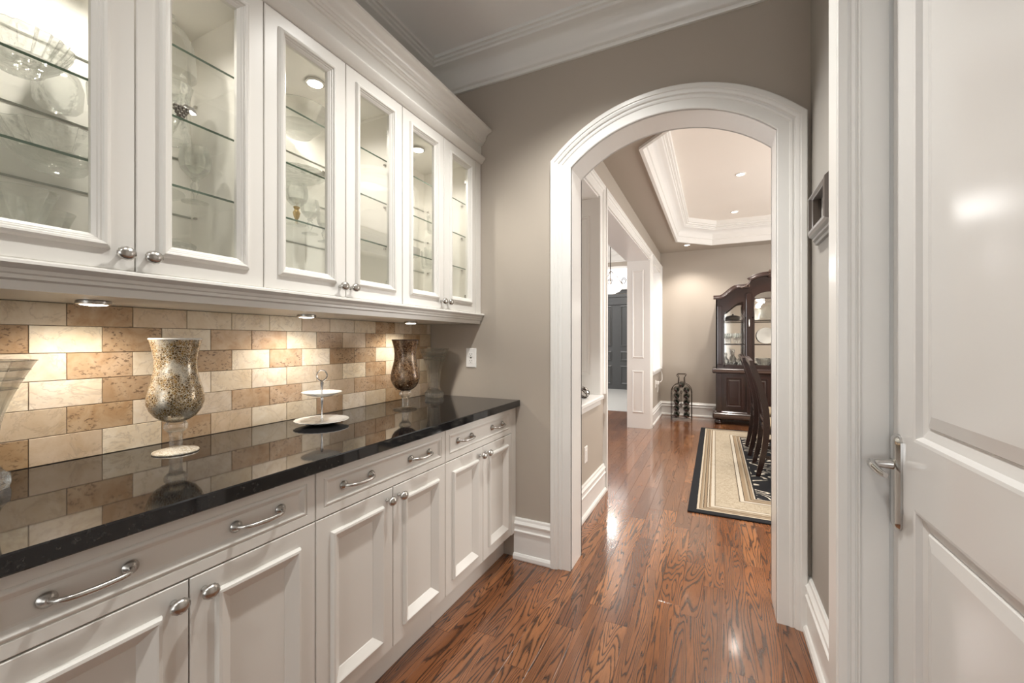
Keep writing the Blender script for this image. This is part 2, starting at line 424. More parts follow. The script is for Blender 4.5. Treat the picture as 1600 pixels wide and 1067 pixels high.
# ================================================================== SETTING
WX = -1.666; EY = 2.21; EY2 = 2.39; RX = .375; CZ = 2.97; BY = -2.8
DX = -.85; FX = -1.16; FY = 7.62; SZ = 2.77; TZ = 3.08; DRX = 3.0; HZ = 2.43
# --- floor slab and planks
fl = S('floor', MB().box(-2.62, DRX + .1, BY - .1, FY + .06, -.12, -.016), M['dark'], 'reddish brown oak plank floor with strong grain', 'floor')
PW = .098
xs0 = -2.60
row = 0; x = xs0
plank_meshes = {}
while x < 1.6:
    y = -1.1 - random.random() * .9
    if x + PW < -1.13: y = 2.42 - random.random() * .0
    dining = x > DX
    while y < FY:
        L = random.choice([.5, .7, .9, 1.1, 1.4]); y1 = min(y + L, FY)
        ylim = FY if x > DX else 7.68
        if y < ylim and y1 > -.2 or (y < ylim and y1 > -.2):
            ye = min(y1, ylim)
            x1 = x + PW
            if ye - y > .05:
                b = MB(); cx_, cy_ = x + PW / 2, (y + ye) / 2
                b.cbox(x + .0002, x + PW - .0002, y + .0002, ye - .0002, -.016, 0, .0006)
                o = b.build('plank', M['oak'], fl, loc=(cx_, cy_, 0))
        y = y1
    x += PW; row += 1
S('floor', MB().box(1.55, DRX, EY2, FY, -.016, -.0005), M['oak'], '', '', fl)

# --- pantry walls
S('wall_left', MB().box(WX - .12, WX, BY, EY, 0, CZ), M['wall'], 'taupe wall behind the white cabinets', 'wall')
# end wall with the arched opening
AX = -.231; AH = .478; AR = .70; AZ = 1.688; SPR = AZ + math.sqrt(AR ** 2 - AH ** 2)
def arch_z(x): return AZ + math.sqrt(max(0, AR ** 2 - (x - AX) ** 2))
b = MB(); g = .012
b.box(WX - .12, AX - AH - g, EY, EY2, 0, CZ); b.box(AX + AH + g, RX + .12, EY, EY2, 0, CZ)
NA = 28; xs = [AX - AH - g + (2 * AH + 2 * g) * i / NA for i in range(NA + 1)]
vz = [max(arch_z(min(max(q, AX - AH), AX + AH)) + g, SPR + g) for q in xs]
vv = []; ff = []
for i, q in enumerate(xs): vv += [(q, EY, vz[i]), (q, EY2, vz[i]), (q, EY, CZ), (q, EY2, CZ)]
for i in range(NA):
    a = 4 * i; c = a + 4; ff += [(a, c, c + 2, a + 2), (a + 1, a + 3, c + 3, c + 1), (a, a + 1, c + 1, c), (a + 2, c + 2, c + 3, a + 3)]
b.add(vv, ff)
S('wall_end', b, M['wall'], 'taupe end wall with the arched opening', 'wall')
S('wall_near_dining', MB().box(RX + .12, DRX + .12, EY, EY2, 0, 3.3).box(-1.3, RX + .12, EY + .04, EY2 - .004, CZ, 3.3), M['wall'], 'taupe dining room wall beside the arch', 'wall')
S('wall_right', MB().box(RX, RX + .12, 1.30, EY, 0, CZ).box(.42, .54, BY, .40, 0, CZ).box(.42, .54, .40, 1.3, 2.5, CZ), M['wallgrey'], 'grey taupe right wall with the carved picture frame', 'wall')
# back wall, with an unseen window added to let daylight in
b = MB(); b.box(WX - .12, -1.3, BY - .12, BY, 0, CZ); b.box(.6, .6 + .001, BY - .12, BY, 0, CZ); b.box(-1.3, .54, BY - .12, BY, 0, .5); b.box(-1.3, .54, BY - .12, BY, 2.4, CZ); b.box(.45, .54, BY - .12, BY, .5, 2.4)
S('wall_back', b, M['wall'], 'taupe wall behind the viewer with an added window', 'wall')
wn = S('added_window', MB().box(-1.3, -1.24, BY - .08, BY - .02, .5, 2.4).box(.39, .45, BY - .08, BY - .02, .5, 2.4).box(-1.24, .39, BY - .08, BY - .02, .5, .56).box(-1.24, .39, BY - .08, BY - .02, 2.34, 2.4).box(-.45, -.40, BY - .08, BY - .02, .56, 2.34), M['white'], 'white frame of the added window behind the viewer', 'window')
MB().box(-1.24, .39, BY - .055, BY - .05, .56, 2.34).build('pane', M['pane'], wn)
S('ceiling', MB().box(WX - .12, .54, BY - .12, EY, CZ, CZ + .1), M['ceil'], 'pale grey pantry ceiling', 'ceiling')

# crown moulding
def arc(cx, cy, r, a0, a1, n=6): return [(cx + r * math.cos(math.radians(a0 + (a1 - a0) * i / n)), cy + r * math.sin(math.radians(a0 + (a1 - a0) * i / n))) for i in range(n + 1)]
CROWN = [(0, -.175), (.014, -.175), (.018, -.168), (.018, -.158), (.026, -.154), (.030, -.146)] + \
        [(.030 + .085 * (1 - math.cos(t * PI / 2 / 7)), -.146 + .098 * math.sin(t * PI / 2 / 7)) for t in range(1, 8)] + \
        [(.120, -.044), (.122, -.034), (.134, -.030), (.138, -.020), (.150, -.018), (.150, 0), (0, 0)]
S('trim_1', MB().sweep([(WX, BY, CZ), (WX, EY, CZ), (RX, EY, CZ), (RX, 1.3, CZ)], (0, 0, 1), CROWN, sign=-1), M['white'], 'white crown moulding around the pantry ceiling', 'moulding', smooth=True)
BASE = [(0, 0), (.034, 0), (.036, .006), (.034, .022), (.026, .032), (.020, .034), (.020, .150), (.026, .154), (.027, .162), (.020, .168), (.018, .188), (.024, .193), (.026, .203), (.020, .209), (.014, .216), (.012, .228), (.008, .232), (0, .232)]
S('baseboard_end', MB().sweep([(-1.05, EY, 0), (AX - AH - .11, EY, 0)], (0, 0, 1), BASE, sign=-1), M['white'], 'white stepped baseboard between the cabinets and the arch', 'baseboard')
S('baseboard_right', MB().sweep([(AX + AH + .11, EY, 0), (RX, EY, 0), (RX, 1.31, 0)], (0, 0, 1), BASE, sign=-1), M['white'], 'white baseboard right of the arch', 'baseboard')

# arch lining and casings
arcp = [(AX + AR * math.sin(a), AZ + AR * math.cos(a)) for a in [(-1 + 2 * i / 40) * math.asin(AH / AR) for i in range(41)]]
path = [(AX - AH, 0)] + arcp + [(AX + AH, 0)]
YF = EY - .0; YB = EY2
b = MB(); b.sweep([(p[0], YF - .012, p[1]) for p in path], (0, 1, 0), [(0, 0), (0, YB - YF + .024), (-.013, YB - YF + .024), (-.013, 0), (0, 0)], sign=1)
lin = S('trim_2', b, M['white'], 'white arched casing framing the opening to the dining room', 'casing')
CAS = [(0, 0), (0, .013), (.004, .016), (.046, .018), (.050, .022), (.058, .024), (.061, .021), (.066, .021), (.070, .028), (.080, .032), (.086, .032), (.089, .036), (.108, .036), (.112, .033), (.112, 0)]
c1 = [(-d, h) for d, h in CAS]
b = MB().sweep([(p[0], YF, p[1]) for p in path], (0, -1, 0), CAS, sign=1)
b.build('front_casing', M['white'], lin)['kind'] = 'structure'
b = MB().sweep([(p[0], YB, p[1]) for p in path], (0, 1, 0), CAS, sign=-1)
b.build('rear_casing', M['white'], lin)['kind'] = 'structure'

# right door, its frame and lever
dX = .36
t = MB(); t.cbox(.26, .375, 1.235, 1.315, 0, 2.75, .004)
fr = S('trim_3', t, M['white'], 'white fluted door casing beside the white door', 'casing')
b = MB()   # flutes: profile facing the camera (-y), running in z
fl_prof = [(.262, 1.235), (.262, 1.228), (.278, 1.224), (.2795, 1.229), (.284, 1.229), (.286, 1.224), (.2925, 1.224), (.2945, 1.229), (.2975, 1.229), (.299, 1.224), (.302, 1.224), (.304, 1.229), (.3065, 1.231), (.356, 1.231), (.358, 1.235)]
b.extr(fl_prof, 'z', 0, 2.75); b.build('fluted_face', M['white'], fr)['kind'] = 'structure'
b = MB().box(.362, .42, .40, .46, 0, 2.45).box(.362, .42, .40, 1.235, 2.45, 2.6).box(.405, .42, .46, 1.235, 0, 2.45)
b.build('door_frame', M['white'], fr)['kind'] = 'structure'
d1 = MB()
dy0, dy1, dz0, dz1 = .466, 1.2185, .012, 2.44
fd = lambda u, w_, h: (dX - h, u, w_)
# slab face made of stiles and rails around two recessed panels
PR = [(0, 0), (.006, -.001), (.012, -.010), (.033, -.014), (.036, -.010), (.060, -.006)]
py0, py1 = dy0 + .105, dy1 - .105
pz = [(.22, .9155), (1.051, 2.28)]
for (z0, z1) in pz: d1.nested((py0, py1, z0, z1), PR, fd)
for r in [(dy0, py0, dz0, dz1), (py1, dy1, dz0, dz1)]: d1.box(dX, dX + .001, r[0], r[1], r[2], r[3])
for r in [(py0, py1, dz0, pz[0][0]), (py0, py1, pz[0][1], pz[1][0]), (py0, py1, pz[1][1], dz1)]: d1.box(dX, dX + .001, *r)
d1.box(dX + .018, dX + .04, dy0, dy1, dz0, dz1)
d1.box(dX + .0005, dX + .02, dy1 - .02, dy1, dz0, dz1).box(dX + .0005, dX + .02, dy0, dy0 + .02, dz0, dz1)
door = S('door_1', d1, M['door'], 'white two-panel door with a chrome lever handle', 'door')
hb = MB(); hy = 1.188; hz0, hz1 = .842, 1.052; r = .0215
pts = [(hy + r * math.cos(a), hz1 - r + r * math.sin(a)) for a in [PI * i / 10 for i in range(11)]] + [(hy - r * math.cos(a), hz0 + r - r * math.sin(a)) for a in [PI * i / 10 for i in range(11)]]
pp = [(0, 0), (0, .004), (.004, .009), (.010, .012)]
bs = len(hb.v)
for (i, h) in pp:
    for (u, w_) in pts:
        cu, cw = hy, min(max(w_, hz0 + r), hz1 - r); k = (r - i) / r
        hb.v.append((dX - h, cu + (u - cu) * k, cw + (w_ - cw) * k))
n_ = len(pts)
for q in range(len(pp) - 1):
    for j in range(n_): hb.f.append((bs + q * n_ + j, bs + q * n_ + (j + 1) % n_, bs + (q + 1) * n_ + (j + 1) % n_, bs + (q + 1) * n_ + j))
hb.f.append(tuple(bs + (len(pp) - 1) * n_ + j for j in range(n_)))
bp = hb.build('backplate', M['chrome'], door, smooth=True)
b = MB(); b.tube([(dX - .006, hy, .985), (dX - .020, hy, .985), (dX - .038, hy, .984), (dX - .048, hy - .004, .983)], [.012, .0115, .009, .0085], 14)
b.tube([(dX - .046, hy + .008, .984), (dX - .049, hy - .008, .983), (dX - .047, hy - .022, .979), (dX - .042, hy - .040, .973), (dX - .038, hy - .055, .972)], [.009, .010, .009, .0075, .006], 14, sy=.8)
b.build('lever', M['chrome'], door, smooth=True)

# ------------------------------------------------------------------ dining room shell
def block(name, args, m, label, cat, parent=None):
    b = MB()
    for a in args: b.box(*a)
    return S(name, b, m, label, cat, parent)
HB = HZ + .0
block('wall_divider', [(FX, DX, EY2, 3.50, 0, .79), (FX, DX, 6.45, FY, 0, .79), (FX, DX, EY2, FY, HZ, SZ + .3), (FX, DX, 7.5, FY, .79, HZ)], M['wall'], 'taupe half wall and header between dining room and foyer', 'wall')
pier = block('wall_pier', [(FX, DX, 3.36, 3.62, .79, HZ), (FX, DX, 3.50, 3.62, 0, .79)], M['white'], 'white panelled pier at the left of the foyer opening', 'pier')
pier2 = block('wall_pier', [(FX, DX, 6.25, 6.49, .79, HZ), (FX, DX, 6.25, 6.45, 0, .79)], M['white'], 'white panelled pier at the right of the foyer opening', 'pier')
fp = lambda Y: (lambda u, w_, h: (u, Y - h, w_))
PAN = [(0, .001), (.006, .008), (.016, .010), (.022, .004), (.030, .002)]
for nm, Y, zs, pr in (('panel', 3.36, [(.98, 2.28)], pier), ('panel', 6.25, [(.832, .832 + .0), ], pier2)): pass
MB().nested((FX + .07, DX - .07, .98, 2.28), PAN, fp(3.36)).build('panel', M['white'], pier)['kind'] = 'structure'
for (z0, z1) in ((1.013, 2.285), (.22, .832)):
    MB().nested((FX + .075, DX - .075, z0, z1), PAN, fp(6.25)).build('panel', M['white'], pier2)['kind'] = 'structure'
# head soffit lining, sills, casings on the dining side
sil = MB().cbox(FX - .03, -.805, EY2 + .002, 3.36, .79, .822, .006); sil.cbox(-.85, -.832, EY2 + .002, 3.36, .745, .79, .003)
S('trim_4', sil, M['white'], 'white sill on the near half wall', 'sill')
sil = MB().cbox(FX - .03, -.805, 6.49, 7.5, .79, .822, .006); sil.cbox(-.85, -.832, 6.49, 7.5, .745, .79, .003)
S('trim_5', sil, M['white'], 'white sill on the far half wall', 'sill')
b = MB()
NX = (1, 0, 0)
b.sweep([(DX, EY2 + .1, HZ), (DX, 3.36, HZ), (DX, 3.36, .822)], NX, CAS, sign=1)     # near window opening
b.box(DX, DX + .02, EY2, EY2 + .12, .822, HZ + .11)
S('trim_6', b, M['white'], 'white casing around the near half wall opening', 'casing')
b = MB().sweep([(DX, 3.62, 0), (DX, 3.62, HZ), (DX, 6.25, HZ), (DX, 6.25, 0)], NX, CAS, sign=1)
S('trim_7', b, M['white'], 'white casing around the foyer doorway', 'casing')
b = MB().sweep([(DX, 6.49, .822), (DX, 6.49, HZ), (DX, 7.5, HZ), (DX, 7.5, .822)], NX, CAS, sign=1)
S('trim_8', b, M['white'], 'white casing around the far half wall opening', 'casing')
block('trim_9', [(FX, DX, EY2, 3.36, HZ - .012, HZ), (FX, DX, 3.62, 6.25, HZ - .012, HZ), (FX, DX, 6.49, 7.5, HZ - .012, HZ), (FX, DX, 7.49, 7.5, .822, HZ), (FX, DX, EY2, EY2 + .012, .822, HZ)], M['white'], 'white lining under the header', 'trim')
block('wall_far', [(FX, DRX + .1, FY, FY + .12, 0, 3.3)], M['wall'], 'taupe far wall of the dining room', 'wall')
block('wall_right_dining', [(DRX, DRX + .12, EY2, FY, 0, 3.3)], M['wall'], 'taupe right wall of the dining room', 'wall')
S('baseboard_left', MB().sweep([(DX, EY2, 0), (DX, 3.50, 0)], (0, 0, 1), BASE, sign=-1), M['white'], 'white baseboard on the near half wall', 'baseboard')
S('baseboard_far', MB().sweep([(DX, 6.45, 0), (DX, FY, 0), (DRX, FY, 0)], (0, 0, 1), BASE, sign=-1), M['white'], 'white baseboard along the far dining wall', 'baseboard')
# soffit ring with octagonal tray
TX0, TX1, TY0, TY1, CH = -.515, 2.62, 2.92, 7.22, .465
octo = [(TX0 + CH, TY0), (TX1 - CH, TY0), (TX1, TY0 + CH), (TX1, TY1 - CH), (TX1 - CH, TY1), (TX0 + CH, TY1), (TX0, TY1 - CH), (TX0, TY0 + CH)]
rect = [(TX0 + CH, EY2), (TX1 - CH, EY2), (DRX, TY0 + CH), (DRX, TY1 - CH), (TX1 - CH, FY), (TX0 + CH, FY), (FX, TY1 - CH), (FX, TY0 + CH)]
corner = {1: (DRX, EY2), 3: (DRX, FY), 5: (FX, FY), 7: (FX, EY2)}
b = MB()
vv = [(x, y, SZ) for x, y in octo] + [(x, y, SZ) for x, y in rect] + [(corner[i][0], corner[i][1], SZ) for i in (1, 3, 5, 7)]
ff = []
for i in range(8):
    j = (i + 1) % 8
    if i in corner: ff.append((i, j, 8 + j, 16 + (1, 3, 5, 7).index(i), 8 + i))
    else: ff.append((i, j, 8 + j, 8 + i))
b.add(vv, ff)
S('ceiling_soffit', b, M['wall'], 'taupe dropped soffit around the dining room tray ceiling', 'ceiling')
S('ceiling_tray', MB().box(FX, DRX, EY2, FY, TZ, TZ + .08).sweep([(x, y, SZ - .0) for x, y in octo], (0, 0, 1), [(0, 0), (-.02, 0), (-.02, TZ - SZ), (0, TZ - SZ)], closed=True, sign=1), M['tray'], 'cream recessed tray ceiling over the dining table', 'ceiling')
TC = [(-.022, 0), (-.022, -.02), (.006, -.02), (.012, -.006), (.012, .06), (.022, .066), (.024, .08)] + \
     [(.024 + .08 * (1 - math.cos(q * PI / 2 / 6)), .08 + .10 * math.sin(q * PI / 2 / 6)) for q in range(1, 7)] + [(.112, .186), (.116, .2), (.128, .204), (.13, .22), (.15, .225), (.152, .245), (.165, .25), (.165, TZ - SZ)]
S('trim_10', MB().sweep([(x, y, SZ) for x, y in octo], (0, 0, 1), TC, closed=True, sign=1), M['white'], 'white stepped moulding around the tray ceiling', 'moulding', smooth=True)

# ------------------------------------------------------------------ foyer
block('floor_foyer', [(-5.4, -2.60, EY2, 7.68, -.1, -.0005), (-2.60, -.9, FY, 7.68, -.1, -.0165)], M['oak'], 'brown oak floor of the foyer', 'floor')
block('floor_entry', [(-5.4, -1.16, 7.681, 11.2, -.1, -.004)], M['paletile'], 'pale stone floor in front of the charcoal door', 'floor')
block('wall_entry', [(-5.4, FX, 11.2, 11.32, 0, 3.7), ], M['wall'], 'taupe foyer wall around the charcoal door', 'wall')
block('wall_entry_side', [(FX, FX + .1, FY + .12, 11.2, 0, 3.7), (FX, FX + .1, EY2, FY + .12, SZ + .3, 3.7), (-5.5, -5.4, EY2, 11.3, 0, 3.7), (-5.4, WX - .121, EY2 - .15, EY2 - .06, 0, 3.7), (WX - .121, FX, EY2 - .15, EY2 - .06, CZ + .1, 3.7)], M['wall'], 'taupe side walls of the foyer', 'wall')
block('ceiling_foyer', [(-5.4, FX + .1, EY2 - .1, 11.3, 3.6, 3.7)], M['ceil'], 'pale foyer ceiling', 'ceiling')
S('trim_11', MB().sweep([(-5.4, 11.2, 3.6), (FX, 11.2, 3.6), (FX, EY2, 3.6)], (0, 0, 1), [(d * 1.4, h * 1.4) for d, h in CROWN], sign=-1), M['white'], 'white crown moulding in the foyer', 'moulding')
# charcoal entry door
dr = MB(); DXX = [(-3.3, -2.36), (-2.34, -1.4)]
dr.box(-3.3, -1.4, 11.13, 11.19, 0, 2.5)
ed = S('door_2', dr, M['greydoor'], 'charcoal panelled double door across the foyer', 'door')
for (x0, x1) in DXX:
    for (z0, z1) in ((.12, .62), (.74, 1.0), (1.12, 2.2)):
        MB().nested((x0 + .1, x1 - .1, z0, z1), [(0, 0), (.0, .012), (.03, .022), (.05, .006), (.09, .006)], fp(11.13)).build('panel', M['greydoor'], ed)['kind'] = 'structure'
MB().box(-3.3, -1.4, 11.09, 11.13, 2.22, 2.30).box(-3.3, -1.4, 11.10, 11.13, 2.42, 2.5).build('rail', M['greydoor'], ed)['kind'] = 'structure'
S('trim_12', MB().sweep([(-1.38, 11.2, 0), (-1.38, 11.2, 2.52), (-3.32, 11.2, 2.52), (-3.32, 11.2, 0)], (0, -1, 0), [(d * 1.0, h) for d, h in CAS], sign=-1), M['greydoor'], 'charcoal casing around the foyer double door', 'casing')
tw = MB(); pth = [(-1.36, 11.19, 2.68), (-1.36, 11.19, 2.92)] + [(-2.35 + .99 * math.cos(PI * i / 16), 11.19, 2.92 + .26 * math.sin(PI * i / 16)) for i in range(1, 16)] + [(-3.34, 11.19, 2.92), (-3.34, 11.19, 2.68)]
tw.sweep(pth + [], (0, -1, 0), [(0, 0), (0, .03), (.06, .03), (.06, 0)], closed=True, sign=-1)
twn = S('window_2', tw, M['white'], 'white transom window above the charcoal door', 'window')
M['skyglass'] = mat('daylit_frosted_transom', (.9, .9, .9), .3, emit=(.97, .98, 1), estr=.85)
MB().extr([(p[0], p[2]) for p in pth], 'y', 11.185, 11.195).build('pane', M['skyglass'], twn)
b = MB()
for cx_ in (-2.52, -2.16, -2.9, -1.8):
    b.tube([(cx_ + .075 * (1 - .55 * k / 22) * math.cos(k * .42), 11.17, 2.84 + .09 * (1 - .5 * k / 22) * math.sin(k * .42) - .0) for k in range(23)], .008, 6)
b.build('iron_scroll', M['iron'], twn, smooth=True)

# ================================================================== PANTRY FURNITURE
YS = [-.453, .197, .847, 1.498, 2.148]; LF = -1.045; UF = -1.28
def xaxis(mb, x, y, z):
    """turn a mesh built along +z at the origin to point along +x at (x,y,z)"""
    mb.v = [(x + c, y + b_, z + a) for a, b_, c in mb.v]; return mb
def ridged_knob(x, y, z, s=1.0):
    b = MB(); b.lathe([(.0075 * s, 0), (.0075 * s, .003), (.0055 * s, .006), (.0055 * s, .015), (.010 * s, .018), (.0165 * s, .021), (.019 * s, .026), (.0175 * s, .031), (.012 * s, .0355), (.005 * s, .0375), (0, .038)], seg=28, ripple=.025, rn=14, rip_r=.011, sx=.86)
    return xaxis(b, x, y, z)
knob_me = ridged_knob(0, 0, 0).mesh('knob', M['nickel'], True)
def inst(name, me, parent, loc):
    wp = Vector((0, 0, 0)); q = parent
    while q: wp += q.location; q = q.parent
    o = bpy.data.objects.new(name, me); COL.objects.link(o); o.parent = parent; o.location = Vector(loc) - wp; return o
b = MB()
for s_ in (-1, 1):
    t = MB().lathe([(.0135, 0), (.0145, .003), (.0125, .006), (.009, .009), (.006, .012), (0, .012)], seg=22); xaxis(t, 0, s_ * .058, 0); b.add(t.v, t.f)
hp = []
for i in range(21):
    u = -1 + i / 10; a = abs(u)
    hp.append((.006 + .026 * (1 - a ** 5) ** .6 if a < 1 else .006, u * .058, -.002 * (1 - a)))
b.tube(hp, [.0055 if abs(-1 + i / 10) > .9 else .0048 + .0012 * (1 - abs(-1 + i / 10)) for i in range(21)], 12)
pull_me = b.mesh('pull_handle', M['nickel'], True)

UPD = [(0, -.019), (0, -.002), (.002, 0), (.046, 0), (.047, .004), (.050, .0095), (.0555, .012), (.0605, .0105), (.063, .0055), (.066, .005), (.0685, .001), (.071, .0005), (.078, -.006), (.078, -.019), (0, -.019)]
LOD = [(0, -.019), (0, -.002), (.002, 0), (.050, 0), (.051, .006), (.054, .0115), (.060, .0125), (.063, .011), (.088, -.0065), (.090, -.009), (.094, -.009)]
DRD = [(0, -.019), (0, -.002), (.002, 0), (.026, 0), (.0275, -.0025), (.030, 0), (.034, .0015), (.036, .0015), (.047, -.0055), (.051, -.006)]
GAP = .0016
base_labels = ['white base cabinet at the near end, left of the one under the gold vase', 'white base cabinet nearest the viewer, below the gold mosaic vase',
               'middle white base cabinet below the tiered plate stand', 'white base cabinet at the far end beside the arch wall']
for k in range(4):
    y0, y1 = YS[k], YS[k + 1]; ym = (y0 + y1) / 2
    c = thing('base_cabinet', base_labels[k], 'cabinet', (-1.35, ym, 0), 'white base cabinets under the black countertop')
    yE = EY - .004 if k == 3 else y1 - .0004
    b = MB().box(-1.655, LF - .0195, y0 + .0004, yE, .147, .8765)
    if k == 3: b.box(LF - .0195, LF - .001, y1 + .002, EY - .004, .147, .8765)
    b.build('body', M['cab'], c)
    MB().box(-1.655, -1.124, y0 + .0004, yE, .001, .147).build('toe_kick', M['cab'], c)
    fr_ = lambda u, w_, h: (LF + h, u, w_)
    dw = MB().nested((y0 + GAP, y1 - GAP, .7315, .874), DRD, fr_).build('drawer', M['cab'], c)
    for s_ in (-1, 1): inst('pull_handle', pull_me, dw, (LF - .0055, ym + s_ * .1605, .803))
    for (a, e, ky) in ((y0, ym, ym - .030), (ym, y1, ym + .030)):
        d = MB().nested((a + GAP, e - GAP, .151, .7285), LOD, fr_).build('door', M['cab'], c)
        inst('knob', knob_me, d, (LF, ky, .692))
ct = MB(); ct.cbox(-1.655, -1.018, YS[0], EY - .001, .877, .914, .003)
tag(ct.build('countertop', M['granite'], None, loc=(-1.33, .9, .877)), 'polished black granite countertop along the base cabinets', 'countertop')

wall_labels = ['white glass-door wall cabinet at the near end', 'white glass-door wall cabinet nearest the viewer, full of cut glass',
               'middle white glass-door wall cabinet with a gold-stemmed goblet', 'white glass-door wall cabinet beside the arch wall, holding stacked plates']
UZ0, UZ1 = 1.4235, 2.325; IZ0, IZ1 = 1.44, 2.30
puck_me = MB().lathe([(.033, 0), (.036, -.002), (.036, -.009), (.033, -.011), (.029, -.011), (.029, -.006), (0, -.006)], seg=28).mesh('puck_light', M['nickel'], True)
pin_me = MB().box(-.005, .005, -.004, .004, -.003, .003).mesh('shelf_pin', M['nickel'])
lens_me = MB().lathe([(.0285, -.0065), (.026, -.0115), (.012, -.0135), (0, -.0138)], seg=24).mesh('lens', M['lamp'], True)
for k in range(4):
    y0, y1 = YS[k], YS[k + 1]; ym = (y0 + y1) / 2
    c = thing('wall_cabinet', wall_labels[k], 'cabinet', (-1.45, ym, 1.362), 'white glass-door wall cabinets')
    e0, e1 = y0 + .0004, y1 - .0004
    b = MB().box(-1.66, UF - .0195, e0, e0 + .018, 1.40, 2.33).box(-1.66, UF - .0195, e1 - .018, e1, 1.40, 2.33).box(-1.66, UF - .0195, e0 + .018, e1 - .018, IZ1, 2.33).box(-1.66, UF - .0195, e0 + .018, e1 - .018, 1.40, IZ0).box(-1.66, -1.648, e0 + .018, e1 - .018, IZ0, IZ1)
    b.build('body', M['inner'], c)
    MB().box(-1.655, -1.292, e0, (EY - .004 if k == 3 else e1), 1.362, 1.40).build('underside', M['cab'], c)
    if k == 3: MB().box(-1.66, UF - .001, y1 + .001, EY - .004, 1.40, 2.33).build('filler_strip', M['cab'], c)
    fr_ = lambda u, w_, h: (UF + h, u, w_)
    for q, (a, e, ky) in enumerate(((y0, ym, ym - .027), (ym, y1, ym + .027))):
        d = MB().nested((a + GAP, e - GAP, UZ0, UZ1), UPD, fr_, fill=False).build('door', M['cab'], c)
        MB().box(UF - .013, UF - .009, a + GAP + .070, e - GAP - .070, UZ0 + .070, UZ1 - .070).build('pane', M['pane'], d)
        inst('knob', knob_me, d, (UF, ky, 1.462))
        if q == 1:
            for z in (1.515, 2.19):
                MB().cbox(UF - .052, UF - .02, e - .052, e - .022, z - .012, z + .012, .004).build('hinge', M['nickel'], d)
    for z in (1.683, 1.874, 2.068):
        s_ = MB().box(-1.646, -1.3405, e0 + .020, e1 - .020, z - .003, z + .003).build('glass_shelf', M['shelfglass'], c)
        MB().box(-1.3405, -1.3395, e0 + .020, e1 - .020, z - .003, z + .003).build('shelf_edge', M['shelfedge'], s_)
        MB().box(-1.6475, -1.646, e0 + .020, e1 - .020, z - .003, z + .003).build('shelf_edge', M['backedge'], s_)
        for xx_ in (-1.615, -1.365):
            for ye_ in (e0 + .022, e1 - .022): inst('shelf_pin', pin_me, s_, (xx_, ye_, z - .006))
    for (X_, z, nm, en) in ((-1.5, 1.362, 'puck_light', 2.6), (-1.45, IZ1, 'puck_light', 2.5)):
        p = inst(nm, puck_me, c, (X_, ym, z)); inst('lens', lens_me, p, (X_, ym, z))
        l = light('puck_lamp', 'SPOT', (X_, ym, z - .018), en * (2.9 if z < 2 else 6.5), (1, .90, .78) if z < 2 else (1, .94, .86), .022, None, (0, 0, 0), 158, .8, p)
        l.location = (0, 0, -.018)
# cornice and light rail run over all cabinets
cv = [(-1.245 + .030 * (1 - math.cos(q * PI / 2 / 6)), 2.468 + .036 * math.sin(q * PI / 2 / 6)) for q in range(0, 7)]
cor = [(-1.64, 2.3305), (-1.30, 2.3305), (-1.30, 2.327), (-1.276, 2.327), (-1.270, 2.330), (-1.262, 2.342), (-1.252, 2.352), (-1.249, 2.358), (-1.251, 2.364), (-1.262, 2.366), (-1.278, 2.368), (-1.278, 2.437), (-1.270, 2.438), (-1.267, 2.446), (-1.262, 2.447), (-1.260, 2.455), (-1.254, 2.457), (-1.250, 2.465)] + cv + [(-1.209, 2.507), (-1.205, 2.510), (-1.205, 2.521), (-1.64, 2.521)]
tag(MB().extr([(x, z) for x, z in cor], 'y', YS[0], EY - .002).build('cornice', M['cab'], None, True, (-1.4, .9, 2.33)), 'white stepped cornice running along the top of the wall cabinets', 'cornice')
rail = [(-1.291, 1.4005), (-1.298, 1.4005), (-1.298, 1.421), (-1.264, 1.421), (-1.257, 1.417), (-1.256, 1.411), (-1.262, 1.405), (-1.270, 1.401), (-1.272, 1.393), (-1.276, 1.390), (-1.276, 1.382), (-1.284, 1.378), (-1.286, 1.359), (-1.291, 1.359)]
tag(MB().extr([(x, z) for x, z in rail], 'y', YS[0], EY - .002).build('light_rail', M['cab'], None, True, (-1.28, .9, 1.36)), 'white moulded light rail along the bottom of the wall cabinets', 'moulding')

# backsplash: every tile its own piece
bs_ = thing('backsplash', 'cream and tan stone tile backsplash above the black countertop', 'backsplash', (-1.66, .9, .914)); 
MB().box(-1.665, -1.6575, YS[0], EY - .001, .914, 1.3615).build('grout', M['grout'], bs_)
CLS = {'C': (.86, .76, .62), 'L': (.76, .65, .51), 'B': (.68, .55, .41), 'T': (.56, .41, .27), 'N': (.47, .33, .20)}
rows = {0: ('CBTLTBLLCBLLTLB', -4), 2: ('CTNCTCNCTCNTCLT', -4), 4: ('LCTBTCLTTCBTTLB', -4), 1: ('TCBN' 'CTCTTCNBTCTB', -4), 3: ('CTLC' 'CTCLCLBCTCBC', -4), 5: ('CBTN' 'BCTBCLNCLTLB', -4)}
tile_me = {}
def tile_mesh(L, H, key):
    kk = (round(L, 4), round(H, 4), key)
    if kk not in tile_me:
        b = MB(); b.cbox(-.0005, .0028, -L / 2, L / 2, -H / 2, H / 2, .0008); tile_me[kk] = b.mesh('tile', M[key])
    return tile_me[kk]
